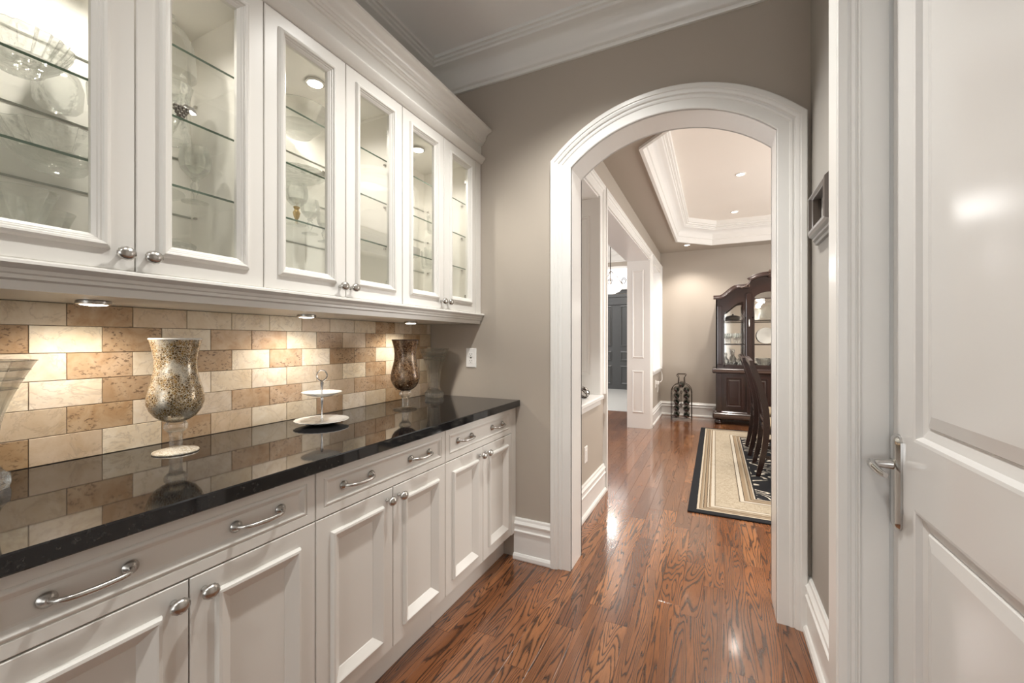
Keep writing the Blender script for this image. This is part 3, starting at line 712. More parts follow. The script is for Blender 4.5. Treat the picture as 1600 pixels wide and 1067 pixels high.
for r_, (st, k0) in rows.items():
    zt = .9145 + (6 - r_) * .0765; zb = zt - .0765; zt = min(zt, 1.3612)
    off = (.518 if r_ % 2 == 0 else .4445)
    for q in range(-7, 13):
        a = off + (q) * .1503; e = a + .1503
        a = max(a, YS[0]); e = min(e, EY - .002)
        if e - a < .01: continue
        i = q - k0
        ch = st[i % len(st)]
        hw = .0009
        o = bpy.data.objects.new('tile', tile_mesh(e - a - 2 * hw, zt - zb - 2 * hw, 'tan_tile' if ch in 'TN' else 'cream_tile')); COL.objects.link(o)
        o.parent = bs_; o.location = Vector((-1.657, (a + e) / 2, (zt + zb) / 2)) - bs_.location
        j = 1 + random.uniform(-.07, .07); cc = CLS[ch]; o.color = (cc[0] * j, cc[1] * j, cc[2] * j * random.uniform(.96, 1.04), 1)

# outlet on the end wall
def outlet(loc, face, label, kind='outlet'):
    """face 'y-' wall plate facing -y; 'x+' facing +x"""
    x, y, z = loc
    f = (lambda u, w_, h: (x + u, y - h, z + w_)) if face == 'y-' else (lambda u, w_, h: (x + h, y + u, z + w_))
    t = thing('outlet' if kind == 'outlet' else 'light_switch', label, 'outlet' if kind == 'outlet' else 'switch', loc)
    MB().nested((-.036, .036, -.059, .059), [(0, 0), (.0015, .004), (.004, .0055)], f).build('cover_plate', M['plate_white'], t)
    if kind == 'outlet':
        for s_ in (-1, 1):
            MB().nested((-.017, .017, s_ * .020 - .0145, s_ * .020 + .0145), [(0, .0055), (0, .0062), (.001, .0068)], f).build('socket', M['plate_white'], t)
            bb = MB()
            for (u, w_, du, dw_) in ((-.0065, .003, .0012, .004), (.0065, .003, .0012, .0035), (0, -.007, .002, .002)): bb.nested((u - du, u + du, s_ * .020 + w_ - dw_, s_ * .020 + w_ + dw_), [(0, .0065), (0, .0071)], f)
            bb.build('slots', M['black'], t)
        MB().nested((-.006, .006, -.0035, .0035), [(0, .0055), (0, .0065)], f).build('test_button', M['black'], t)
    else:
        MB().nested((-.016, .016, -.033, .033), [(0, .0055), (0, .0065), (.002, .009)], f).build('rocker', M['plate_white'], t)
    return t
outlet((-1.350, EY, 1.153), 'y-', 'white double outlet on the taupe wall above the counter end')
outlet((DX, 2.98, .34 + .09), 'x+', 'white rocker switch plate low on the near half wall', 'switch')

# ------------------------------------------------------------------ glassware
def glassobj(name, prof, loc, label, cat, m='crystal', seg=28, group=None, parts=(), **kw):
    t = thing(name, label, cat, loc, group)
    b = MB().lathe(prof, *loc, seg=seg, **kw); b.build(kw.get('pn', 'bowl'), M[m], t, smooth=True)
    return t
def simple(name, prof, loc, label, cat, m='crystal', seg=28, group=None, **kw):
    b = MB().lathe(prof, *loc, seg=seg, **kw); o = b.build(name, M[m], None, True, loc); return tag(o, label, cat, group)
def goblet(loc, h, r, label, stem='crystal', m='crystal', name='goblet', group=None):
    t = thing(name, label, 'glass', loc, group)
    MB().lathe([(.0001, h * .46), (r * .5, h * .49), (r * .86, h * .60), (r, h * .76), (r * .94, h * .9), (r * .86, h), (r * .84, h), (r * .9, h * .88), (r * .94, h * .76), (r * .8, h * .62), (.001, h * .5)], *loc, seg=24).build('bowl', M[m], t, True)
    MB().lathe([(.005, .006), (.004, h * .12), (.010, h * .2), (.013, h * .3), (.007, h * .38), (.012, h * .44), (.003, h * .47)] , *loc, seg=16).build('stem', M[stem], t, True)
    MB().lathe([(r * .85, 0), (r * .85, .002), (.012, .006), (.004, .01)], *loc, seg=24).build('foot', M[m], t, True)
    return t
Z1, Z2, Z3, ZB = 1.686, 1.877, 2.071, 1.44
def margarita(loc, s, label):
    simple('cocktail_glass', [(.036 * s, 0), (.036 * s, .002), (.008, .006), (.010, .018), (.006, .026), (.011, .036), (.006, .046), (.020 * s, .062 * s), (.034 * s, .095 * s), (.047 * s, .135 * s), (.056 * s, .158 * s), (.054 * s, .158 * s), (.044 * s, .13 * s), (.03 * s, .09 * s), (.001, .058)], loc, label, 'glass', seg=32)
margarita((-1.42, .375, ZB), 1.0, 'wide clear cocktail glass at the left, cabinet floor')
margarita((-1.53, .445, ZB), .9, 'clear cocktail glass standing behind the wide one')
t = thing('sugar_jar', 'small beige lidded jar on the cabinet floor by the door stile', 'jar', (-1.50, .535, ZB))
M['beigejar'] = mat('beige_ceramic', (.45, .37, .29), .4)
MB().lathe([(.024, 0), (.030, .02), (.032, .065), (.028, .07)], -1.50, .535, ZB, 24).build('body', M['beigejar'], t, True)
MB().lathe([(.034, .07), (.034, .083), (.02, .095), (.006, .1), (.008, .108), (0, .112)], -1.50, .535, ZB, 24).build('lid', M['beigejar'], t, True)
BOWL = lambda R, h: [(R * .42, 0), (R * .45, .006), (R * .7, h * .35), (R * .92, h * .8), (R, h), (R * .97, h), (R * .88, h * .8), (R * .66, h * .38), (.001, h * .2)]
simple('cut_glass_bowl', BOWL(.115, .085), (-1.505, .455, Z1), 'large cut glass bowl with a scalloped rim on the lowest glass shelf', 'bowl', 'cut', 48, ripple=.035, rn=16, rip_r=.04)
simple('fluted_glass_bowl', BOWL(.088, .075), (-1.445, .375, Z2), 'wide fluted glass bowl on the middle glass shelf', 'bowl', 'cut', 64, ripple=.04, rn=24, rip_r=.03)
for i, (x, y, h) in enumerate(((-1.585, .480, .178), (-1.49, .555, .182))):
    t = thing('decanter', ['clear glass decanter at the back of the middle shelf', 'taller clear glass decanter by the door stile'][i], 'decanter', (x, y, Z2))
    MB().lathe([(.04, 0), (.047, .01), (.05, .06), (.042, .09), (.016, .115), (.014, .135), (.022, .14), (.020, .142), (.011, .134)], x, y, Z2, 28, ripple=.02, rn=10, rip_r=.03).build('bottle', M['cut'], t, True)
    MB().lathe([(.010, .135), (.012, .146), (.019, .158), (.015, h - .006), (0, h)], x, y, Z2, 16).build('stopper', M['crystal'], t, True)
simple('glass_dish', BOWL(.065, .05), (-1.46, .375, Z3), 'small cut glass dish on the topmost shelf at the left', 'bowl', 'cut', 36, ripple=.04, rn=12, rip_r=.03)
simple('glass_dome', [(.064, 0), (.062, .05), (.056, .095), (.038, .135), (.012, .152), (.008, .16), (.014, .17), (.010, .182), (0, .185), ], (-1.50, .700, Z3), 'tall clear glass dome on the topmost shelf', 'dome', 'crystal', 32)
simple('glass_vase', [(.045, 0), (.05, .01), (.042, .06), (.036, .1), (.05, .16), (.054, .178), (.051, .178), (.033, .1), (.001, .02)], (-1.53, .715, Z2), 'clear glass vase behind the silver grapes', 'vase', 'cut', 32, ripple=.03, rn=12)
# silver grape cluster
t = thing('grape_ornament', 'silver grape cluster ornament on the middle glass shelf', 'ornament', (-1.36, .660, Z2))
b = MB()
for r_, n_ in ((0, 4), (1, 4), (2, 3), (3, 2), (4, 1)):
    for j in range(n_):
        for kx in (-1, 0):
            cx_, cy_, cz_ = -1.36 + kx * .007, .660 + (j - (n_ - 1) / 2) * .0095, Z2 + .040 - r_ * .0078
            b.lathe([(0, -.0052), (.0037, -.0037), (.0052, 0), (.0037, .0037), (0, .0052)], cx_, cy_, cz_, 8)
o = b.build('grapes', M['darksilver'], t, True); o['kind'] = 'stuff'
MB().tube([(-1.36, .660, Z2 + .044), (-1.36, .668, Z2 + .052), (-1.36, .680, Z2 + .050)], .0018, 6).add([(-1.362, .664, Z2 + .05), (-1.358, .690, Z2 + .052), (-1.360, .700, Z2 + .036), (-1.358, .684, Z2 + .028)], [(0, 1, 2, 3)]).build('leaf', M['silver'], t)
goblet((-1.46, .745, Z1), .168, .042, 'tall clear wine glass on the lowest glass shelf')
simple('cut_glass_jar', [(.042, 0), (.05, .01), (.052, .06), (.044, .085), (.048, .1), (.03, .112), (0, .12)], (-1.44, .685, ZB), 'cut glass jar on the cabinet floor behind the second door', 'jar', 'cut', 32, ripple=.05, rn=14, rip_r=.03)
simple('glass_platter', [(.05, 0), (.06, .004), (.095, .016), (.098, .02), (.05, .008), (.001, .006)], (-1.53, .645, Z1), 'flat clear glass platter behind the tall wine glass', 'plate', 'crystal', 40)
# middle cabinet
goblet((-1.40, 1.052, Z1), .150, .040, 'clear goblet with a gold stem on the lowest glass shelf', 'goldstem')
goblet((-1.47, 1.165, Z1), .135, .036, 'clear goblet right of the gold-stemmed one')
goblet((-1.53, 1.285, Z1), .125, .032, 'small clear goblet farthest right behind the door stile')
simple('round_glass_bowl', BOWL(.115, .10), (-1.49, 1.13, Z3), 'large round glass bowl on the topmost shelf of the middle cabinet', 'bowl', 'crystal', 40)
t = thing('serving_tray', 'glass serving tray with a silver handle on the middle shelf', 'tray', (-1.46, 1.10, Z2))
MB().lathe([(.06, 0), (.07, .004), (.105, .024), (.108, .028), (.06, .008), (.001, .006)], -1.46, 1.10, Z2, 40, ripple=.02, rn=20, rip_r=.08).build('tray', M['cut'], t, True)
MB().cbox(-1.40, -1.385, 1.15, 1.20, Z2 + .030, Z2 + .048, .004).tube([(-1.39, 1.12, Z2 + .022), (-1.39, 1.16, Z2 + .038)], .004, 8).build('handle', M['darksilver'], t)
simple('shallow_glass_bowl', BOWL(.12, .045), (-1.46, 1.10, ZB), 'shallow scalloped glass bowl on the floor of the middle cabinet', 'bowl', 'cut', 48, ripple=.05, rn=10, rip_r=.06)
# far cabinet
pl = MB().lathe([(.052, 0), (.056, .003), (.092, .012), (.094, .0145), (.055, .005), (.001, .004)], 0, 0, 0, 40, ripple=.015, rn=40, rip_r=.08).mesh('ribbed_plate', M['porcelain'], True)
for i in range(7):
    o = bpy.data.objects.new('ribbed_plate', pl); COL.objects.link(o); o.location = (-1.46, 1.70, Z1 + .0052 * i)
    tag(o, 'white ribbed plate in the stack on the lowest glass shelf' if 0 < i < 6 else ('topmost white ribbed plate of the stack' if i == 6 else 'bottom white ribbed plate of the stack'), 'plate', 'ribbed plates stacked in the far cabinet')
simple('glass_salad_bowl', BOWL(.10, .09), (-1.48, 1.66, Z2), 'round glass salad bowl on the middle shelf of the far cabinet', 'bowl', 'cut', 40, ripple=.03, rn=16, rip_r=.04)
simple('glass_footed_bowl', [(.04, 0), (.04, .004), (.01, .012), (.01, .04), (.05, .06), (.08, .10), (.088, .125), (.084, .125), (.045, .066), (.001, .05)], (-1.47, 1.68, Z3), 'footed glass bowl on the topmost shelf of the far cabinet', 'bowl', 'crystal', 36)
simple('glass_pitcher', [(.045, 0), (.052, .02), (.05, .08), (.036, .12), (.042, .15), (.040, .15), (.034, .12), (.046, .08), (.001, .01)], (-1.47, 1.62, ZB), 'clear glass pitcher on the floor of the far cabinet', 'pitcher', 'crystal', 28)
for i, (x, y, z, lb) in enumerate(((-1.46, 1.95, Z1, 'clear tumbler on the lowest glass shelf, far right door'), (-1.54, 2.02, Z1, 'clear tumbler behind its twin, far right door'), (-1.46, 1.97, Z2, 'clear tumbler on the middle glass shelf, far right door'))):
    simple('tumbler', [(.030, 0), (.033, .004), (.038, .1), (.036, .1), (.031, .008), (.001, .008)], (x, y, z), lb, 'glass', 'cut', 20)

# ------------------------------------------------------------------ countertop objects
CT = .914
def hurricane(x, y, label, m, footm, rimm):
    t = thing('hurricane_vase', label, 'vase', (x, y, CT))
    out = [(.022, .094), (.036, .100), (.052, .112), (.064, .130), (.0715, .152), (.0715, .170), (.067, .195), (.059, .225), (.0535, .255), (.0528, .280), (.056, .305), (.0615, .330), (.0655, .345)]
    inn = [(r - .003, z) for r, z in out[::-1]][:-2]
    MB().lathe(out + [(.063, .346)] + inn[1:] + [(.03, .106), (.001, .104)], x, y, CT, 48).build('bowl', M[m], t, True)
    MB().lathe([(.0655, .3435), (.0672, .346), (.0655, .349), (.0625, .349), (.0618, .346), (.0625, .3435), (.0655, .3435)], x, y, CT, 48).build('rim', M[rimm], t, True)
    MB().lathe([(.018, .064), (.028, .070), (.0305, .078), (.029, .088), (.024, .092), (.022, .0945)], x, y, CT, 32).build('collar', M['vaseglass'], t, True)
    MB().lathe([(.016, .014), (.0165, .03), (.0155, .045), (.018, .060), (.024, .066)], x, y, CT, 28).build('stem', M['vaseglass'], t, True)
    MB().lathe([(.057, 0), (.0585, .003), (.057, .006), (.035, .011), (.018, .016), (.001, .017)], x, y, CT, 40).build('foot', M[footm], t, True)
    return t
hurricane(-1.490, .7075, 'gold and silver crackle mosaic hurricane vase nearest the viewer', 'gold_mosaic', 'crackle_foot', 'porcelain')
hurricane(-1.400, 1.659, 'brown amber crackle hurricane vase near the far end', 'brown_mosaic', 'vaseglass', 'carved')
def crystal_vase(x, y, R, rb, label, rot):
    t = thing('crystal_vase', label, 'vase', (x, y, CT)); H = .295; th = .005
    prof = [(rb, 0), (rb * 1.06, .012), (rb * 1.04, .030), (rb * .80, .046), (rb * .70, .060), (rb * .68, .09), (rb * .74, .13)]
    for q in range(1, 9):
        u = q / 8; prof.append((rb * .74 + (R - rb * .74) * u ** 1.5, .13 + (H - .13) * u))
    g = []
    for (r, z) in prof:
        g.append((r, z))
    # rim grooves
    inn = [(r - th, z) for r, z in prof[::-1] if z > .05]
    b = MB().lathe(g + inn + [(.001, .05)], x, y, CT, 8, rot=rot); b.build('body', M['vaseglass'], t)
    b = MB()
    for zz in (H - .0005, H - .022, H - .044, H - .066):
        u = (zz - .13) / (H - .13); r = rb * .74 + (R - rb * .74) * u ** 1.5
        b.lathe([(r + .0005, zz - .0014), (r + .0016, zz), (r + .0005, zz + .0014), (r - .006, zz), (r + .0005, zz - .0014)], x, y, CT, 8, rot=rot)
    b.build('cut_bands', M['cut'], t)
    b = MB().lathe([(rb * 1.0, .001), (rb * 1.075, .013), (rb * 1.04, .031), (rb * .6, .036), (.001, .034)], x, y, CT, 24, ripple=.03, rn=12); b.build('base', M['cut'], t)
    return t
crystal_vase(-1.50, .318, .098, .053, 'large flared clear glass vase at the left edge of the picture', PI / 8)
crystal_vase(-1.535, 2.083, .088, .052, 'flared clear glass vase in the corner by the outlet', PI / 8 + .2)
t = thing('tiered_plate_stand', 'two-tier white scalloped plate stand with a ring handle', 'plate stand', (-1.459, 1.212, CT))
def scallop(R, z, seg=96, rn=24): return MB().lathe([(R * .45, z - .014), (R * .5, z - .014), (R * .62, z - .011), (R * .86, z - .003), (R, z + .001), (R * 1.0, z + .003), (R * .86, z + .0005), (R * .6, z - .007), (.001, z - .008)], -1.459, 1.212, CT, seg, ripple=.018, rn=rn, rip_r=R * .8)
scallop(.104, .0165).build('lower_plate', M['porcelain'], t, True)
scallop(.077, .129).build('upper_plate', M['porcelain'], t, True)
MB().lathe([(.007, .008), (.008, .012), (.0035, .03), (.003, .06), (.0055, .095), (.0065, .106), (.004, .112), (.006, .118)], -1.459, 1.212, CT, 14).lathe([(.006, .121), (.0055, .125), (.0035, .14), (.0065, .165), (.007, .172), (.004, .176)], -1.459, 1.212, CT, 14).build('rod', M['chrome'], t, True)
nrm = Vector((.78, -.62, 0)).normalized(); tv = Vector((.62, .78, 0)).normalized()
MB().tube([Vector((-1.459, 1.212, CT + .199)) + tv * .0195 * math.cos(a) + Vector((0, 0, .0215)) * math.sin(a) for a in [2 * PI * i / 28 for i in range(28)]], .0028, 8, closed=True).tube([(-1.459, 1.212, CT + .174), (-1.459, 1.212, CT + .179)], .004, 8).build('ring_handle', M['chrome'], t, True)

# carved picture frame on the right wall
t = thing('picture_frame', 'carved dark frame with silvered lower rail on the right wall', 'picture', (RX, 1.84, 1.73))
M['framesilver'] = mat('worn_silver_leaf', (.34, .33, .32), .35, .8)
M['frame'] = mat('carved_dark_bronze_frame', (.06, .045, .036), .3, .5, coat=.3)
FR = [(0, 0), (.002, .010), (.010, .014), (.014, .024), (.022, .026), (.026, .038), (.034, .045), (.044, .046), (.050, .038), (.056, .036), (.060, .022), (.060, .010)]
fy0, fy1, fz0, fz1 = 1.65, 2.065, 1.640, 1.832
for jj, nm, mm in ((0, 'lower_rail', 'silver'), (1, 'stile', 'frame'), (2, 'upper_rail', 'silver'), (3, 'stile', 'frame')):
    b = MB(); vv = []; ff = []
    for (i, h) in FR:
        a_ = i * 2.0; c_ = i * (.9 if True else 1)
        rr_ = ((fy0 + a_, fz0 + c_), (fy1 - a_, fz0 + c_), (fy1 - a_, fz1 - c_ * .7), (fy0 + a_, fz1 - c_ * .7))
        for (u, w_) in (rr_[jj], rr_[(jj + 1) % 4]): vv.append((RX - .001 - h, u, w_))
    for q in range(len(FR) - 1): ff.append((2 * q, 2 * q + 1, 2 * q + 3, 2 * q + 2))
    b.add(vv, ff).build(nm, M['framesilver' if mm == 'silver' else 'frame'], t)
MB().box(RX - .012, RX - .010, fy0 + .12, fy1 - .12, fz0 + .05, fz1 - .036).build('picture', mat('pale_matted_print', (.55, .53, .5), .3), t)

# ------------------------------------------------------------------ ceiling lights
def downlight(x, y, z, energy, label, r=.038, spot=120, color=NEUT, blend=.7):
    t = thing('recessed_downlight', label, 'ceiling light', (x, y, z))
    MB().lathe([(r * 1.35, 0), (r * 1.32, -.006), (r * 1.05, -.009), (r, -.004), (r, -.001)], x, y, z, 28).build('trim_ring', M['white'], t, True)
    MB().lathe([(r, -.003), (0, -.0035)], x, y, z, 24).build('lens', M['lamp2'], t, True)
    l = light('downlight_lamp', 'SPOT', (0, 0, 0), energy, color, .045, None, (0, 0, 0), spot, blend, t); l.location = (0, 0, -.03)
for i, (x, y, e) in enumerate(POTS):
    downlight(x, y, CZ, e * 3.2, ['round ceiling light over the middle of the pantry', 'round ceiling light before the arch', 'round ceiling light behind the viewer', 'round ceiling light by the added rear window'][i])
for i, (x, y, z, e) in enumerate(((.25, 5.2, TZ, 60), (.245, 6.67, TZ, 60), (-.40, 7.12, SZ, 45), (1.75, 5.2, TZ, 60), (1.75, 3.7, TZ, 60), (.25, 3.7, TZ, 60), (-.60, 3.3, SZ, 0))):
    if e: downlight(x, y, z, e * 1.4, ['lit downlight in the tray ceiling, the nearer of two seen', 'lit downlight in the tray ceiling, the farther of two seen', 'lit downlight in the soffit corner by the far wall', 'tray ceiling light over the right of the table', 'tray ceiling light over the near right of the rug', 'tray ceiling light over the near left of the rug', ''][i], color=(1, .93, .84))

# ================================================================== DINING ROOM
rx0, rx1, ry0, ry1 = -.185, 2.5, 3.34, 6.66
M['rug'] = rug_mat(rx0, rx1, ry0, ry1)
tag(MB().cbox(rx0, rx1, ry0, ry1, .0005, .010, .003).build('area_rug', M['rug'], None, loc=((rx0 + rx1) / 2, (ry0 + ry1) / 2, 0)), 'cream and black bordered area rug under the dining table', 'rug')
RT = .0103
# table
t = thing('dining_table', 'dark wood dining table on the rug', 'table', (1.12, 5.05, RT))
poly = []
tx0, tx1, ty0, ty1, rr = .62, 1.62, 3.95, 6.2, .16
for (cx_, cy_, a0) in ((tx1 - rr, ty1 - rr, 0), (tx0 + rr, ty1 - rr, 90), (tx0 + rr, ty0 + rr, 180), (tx1 - rr, ty0 + rr, 270)): poly += arc(cx_, cy_, rr, a0, a0 + 90, 6)
b = MB().extr(poly, 'z', .725, .760); b.build('tabletop', M['cherry'], t)
b = MB().box(tx0 + .1, tx1 - .1, ty0 + .1, ty1 - .1, .645, .725); b.build('apron', M['cherry'], t)
for cy_ in (4.55, 5.6):
    MB().lathe([(.17, 0), (.17, .04), (.08, .08), (.06, .14), (.10, .26), (.11, .34), (.06, .46), (.05, .52), (.12, .60), (.16, .645)], 1.12, cy_, RT, 24).build('pedestal', M['cherry'], t, True)
# chairs, authored facing +x around the origin
def chair(label, X, Y):
    t = thing('dining_chair', label, 'chair', (0, 0, 0), 'dining chairs along the left of the table')
    for s_ in (-1, 1):
        zs = [0, .12, .25, .38, .50, .62, .74, .86, .96, 1.02 + .0]; xo = [0, .028, .052, .066, .070, .062, .040, .010, -.022, -.044]
        b = MB(); n0 = len(b.v); yy = s_ * .225
        for i, (z, x) in enumerate(zip(zs, xo)):
            hw = .026 - .004 * abs(i - 4.5) / 4.5; dd = .016
            if i == 0: hw = .018
            b.v += [(-.22 + x - hw, yy - dd, z), (-.22 + x + hw, yy - dd, z), (-.22 + x + hw, yy + dd, z), (-.22 + x - hw, yy + dd, z)]
        for i in range(len(zs) - 1):
            for j in range(4): b.f.append((4 * i + j, 4 * i + (j + 1) % 4, 4 * i + 4 + (j + 1) % 4, 4 * i + 4 + j))
        b.f += [(3, 2, 1, 0), tuple(4 * (len(zs) - 1) + j for j in range(4))]
        b.build('back_post', M['cherry'], t, True)
        MB().lathe([(.016, 0), (.018, .05), (.022, .3), (.03, .38), (.026, .42)], .22, s_ * .22, 0, 14).build('leg', M['cherry'], t, True)
    # crest rail: bowed, highest in the middle
    b = MB(); K = 12
    for i in range(K + 1):
        u = -1 + 2 * i / K; y = u * .252; zc = 1.055 + .035 * (1 - u * u); xc = -.268 - .020 * (1 - u * u); hh = .040
        b.v += [(xc - .014, y, zc - hh), (xc + .016, y, zc - hh), (xc + .006, y, zc + .012), (xc - .024, y, zc + .012)]
    for i in range(K):
        for j in range(4): b.f.append((4 * i + j, 4 * i + (j + 1) % 4, 4 * i + 4 + (j + 1) % 4, 4 * i + 4 + j))
    b.f += [(0, 1, 2, 3), tuple(4 * K + j for j in (3, 2, 1, 0))]
    b.build('crest_rail', M['cherry'], t, True)
    for y in (-.10, 0, .10):
        b = MB()
        zz = [.50, .62, .74, .86, .96, 1.03]; xx = [.070, .055, .030, 0, -.032, -.055]; ww = [.020, .030, .018, .028, .03, .03]
        for z, x, w_ in zip(zz, xx, ww): b.v += [(-.22 + x - .007, y - w_, z), (-.22 + x + .007, y - w_, z), (-.22 + x + .007, y + w_, z), (-.22 + x - .007, y + w_, z)]
        for i in range(5):
            for j in range(4): b.f.append((4 * i + j, 4 * i + (j + 1) % 4, 4 * i + 4 + (j + 1) % 4, 4 * i + 4 + j))
        b.f += [(3, 2, 1, 0), (20, 21, 22, 23)]
        b.build('splat', M['cherry'], t, True)
    MB().box(-.17, -.14, -.21, .21, .485, .52).build('lower_rail', M['cherry'], t)
    MB().box(-.16, .23, -.215, .215, .39, .44).build('seat_frame', M['cherry'], t)
    MB().cbox(-.15, .245, -.225, .225, .44, .485, .015).build('seat', mat('tan_striped_upholstery', (.42, .33, .22), .8), t)
    MB().box(-.155, .22, -.232, -.212, .16, .19).build('stretcher', M['cherry'], t); MB().box(-.155, .22, .212, .232, .16, .19).build('stretcher', M['cherry'], t)
    t.location = (X, Y, RT); return t
chair('dark wood dining chair nearer the arch, back turned to the walkway', .575, 4.70)
chair('dark wood dining chair farther from the arch, nearer the china cabinet', .555, 5.47)

# china cabinet
CX, CF, CB = .72, 7.08, 7.59
t = thing('china_cabinet', 'dark carved wood china cabinet with arched top against the far wall', 'cabinet', (CX, 7.33, 0))
ch = M['cherry']
for s_ in (-1, 1):
    for yy in (CF + .05, CB - .07): MB().lathe([(.03, 0), (.048, .015), (.052, .04), (.04, .07), (.035, .085)], CX + s_ * .68, yy, 0, 18).build('foot', ch, t, True)
MB().cbox(CX - .755, CX + .755, CF - .035, CB, .085, .175, .012).cbox(CX - .735, CX + .735, CF - .02, CB, .17, .20, .008).build('base_moulding', ch, t)
MB().box(CX - .74, CX + .74, CF - .0365, CF - .035, .118, .150).build('base_carving', M['carved'], t)
MB().box(CX - .71, CX + .71, CF, CB, .2, .775).build('lower_body', ch, t)
fc = lambda u, w_, h: (u, CF - h, w_)
for (x0, x1) in ((CX - .60, CX - .33), (CX - .20, CX), (CX, CX + .20), (CX + .33, CX + .60)):
    MB().nested((x0, x1, .24, .74), [(0, 0), (0, .014), (.03, .014), (.04, .022), (.048, .010), (.06, .006), (.075, .012)], fc).build('lower_door', ch, t)
for s_ in (-1, 1):
    for xo in (.665, .265):
        MB().cbox(CX + s_ * xo - .035, CX + s_ * xo + .035, CF - .022, CF, .2, .775, .004).box(CX + s_ * xo - .012, CX + s_ * xo + .012, CF - .028, CF - .02, .3, .68).build('lower_pilaster', ch, t)
MB().cbox(CX - .76, CX + .76, CF - .045, CB, .775, .845, .014).build('waist_moulding', ch, t)
MB().box(CX - .745, CX + .745, CF - .0475, CF - .046, .796, .822).build('waist_carving', M['carved'], t)
UB = CF + .12
M['mirror'] = mat('antique_mirror', (.75, .73, .7), .06, 1)
def smooth(a, b_, x): x = min(1, max(0, (x - a) / (b_ - a))); return x * x * (3 - 2 * x)
def top_z(x):
    d = abs(x - CX)
    if d > .265: return 1.905 + .155 * (1 - smooth(.40, .66, d))
    return 2.10 + .125 * math.sqrt(max(0, 1 - (d / .275) ** 2))
def glass_z(x):
    d = abs(x - CX)
    if d > .2: return 1.70 + .155 * (1 - smooth(.36, .61, d))
    return 1.86 + .13 * math.sqrt(max(0, 1 - (d / .21) ** 2))
NX_ = 90; xs = [CX - .71 + 1.42 * i / NX_ for i in range(NX_ + 1)]
b = MB(); vv = []; ff = []
for x in xs:
    d = abs(x - CX); inside = (.323 < d < .605) or d < .203
    zb = glass_z(x) if inside else 1.60
    for yy in (UB, UB + .025): vv += [(x, yy, zb), (x, yy, top_z(x))]
for i in range(NX_):
    a = 4 * i; c = a + 4; ff += [(a, c, c + 1, a + 1), (a + 2, a + 3, c + 3, c + 2), (a + 1, c + 1, c + 3, a + 3), (a, a + 2, c + 2, c)]
b.add(vv, ff); b.build('arched_fascia', ch, t)
MB().box(CX - .71, CX - .695, UB, CB, .845, 1.9).box(CX + .695, CX + .71, UB, CB, .845, 1.9).box(CX - .71, CX + .71, UB + .02, CB, 1.885, 1.90).box(CX - .71, CX + .71, UB, CB, .845, .87).build('upper_body', ch, t)
MB().box(CX - .695, CX + .695, CB - .02, CB - .01, .87, 1.885).build('mirror_back', M['mirror'], t)
for (x0, x1, nm) in ((CX - .71, CX - .605, 'pilaster'), (CX - .323, CX - .203, 'pilaster'), (CX + .203, CX + .323, 'pilaster'), (CX + .605, CX + .71, 'pilaster')):
    q = MB().box(x0, x1, UB, UB + .03, .87, 1.62).cbox(x0 + .02, x1 - .02, UB - .018, UB, .9, 1.80 if abs((x0 + x1) / 2 - CX) > .4 else 1.98, .006)
    q.box((x0 + x1) / 2 - .010, (x0 + x1) / 2 + .010, UB - .026, UB - .018, .96, 1.66).build(nm, ch, t)
for s_ in (-1, 1):
    MB().lathe([(.003, 0), (.008, .01), (.006, .03), (.009, .05), (.006, .08), (.009, .10), (.003, .12)], CX + s_ * .263, UB - .03, 1.47, 10).build('carved_handle', M['silver'], t, True)
# glazed doors: thin frame strip, pane
for (x0, x1, nm) in ((CX - .603, CX - .325, 'side_door'), (CX - .203, CX + .203, 'centre_door'), (CX + .325, CX + .603, 'side_door')):
    d = MB().box(x0, x0 + .012, UB - .01, UB + .012, .87, 1.72).box(x1 - .012, x1, UB - .01, UB + .012, .87, 1.84).box(x0, x1, UB - .01, UB + .012, .87, .90).build(nm, ch, t)
    xx = [x0 + (x1 - x0) * i / 14 for i in range(15)]
    vv = []; ff = []
    for x in xs[:0]: pass
    for x in xx: vv += [(x, UB + .010, .88), (x, UB + .010, glass_z(min(max(x, CX - .6), CX + .6)) + .01)]
    for i in range(14): ff.append((2 * i, 2 * i + 2, 2 * i + 3, 2 * i + 1))
    MB().add(vv, ff).build('pane', M['pane'], d)
# cornice following the outline
pth = [(x, UB, top_z(x)) for x in xs]
segs = [[p for p in pth if p[0] < CX - .268], [p for p in pth if abs(p[0] - CX) <= .262], [p for p in pth if p[0] > CX + .268]]
b = MB()
for sg in segs:
    if sg[0][0] < CX - .6: sg = [(CX - .745, UB, sg[0][2])] + sg[1:]
    if sg[-1][0] > CX + .6: sg = sg[:-1] + [(CX + .745, UB, sg[-1][2])]
    b.sweep(sg, (0, -1, 0), [(-.060, 0), (-.058, .015), (-.045, .020), (-.034, .034), (-.016, .046), (-.012, .060), (.004, .062), (.004, 0), (-.060, 0)], sign=-1)
o = b.build('bonnet_cornice', ch, t); 
for s_ in (-1, 1):   # carved scrolls beside the central arch
    b = MB().tube([(CX + s_ * (.285 + .030 * math.cos(a) * (1 - a / 16)), UB - .05, 2.085 + .030 * math.sin(a) * (1 - a / 16)) for a in [q * .45 for q in range(22)]], .009, 7)
    b.tube([(CX + s_ * .40, UB - .05, 2.075), (CX + s_ * .36, UB - .052, 2.062), (CX + s_ * .31, UB - .055, 2.075), (CX + s_ * .27, UB - .055, 2.125), (CX + s_ * .245, UB - .055, 2.165)], [.010, .013, .014, .012, .006], 8)
    b.build('carved_scroll', M['carved'], t, True)
b = MB().lathe([(.02, 0), (.03, .02), (.015, .05), (.028, .075), (.004, .11)], CX, UB - .03, 2.20, 12); b.build('finial', M['carved'], t, True)
CS = [1.215, 1.575]
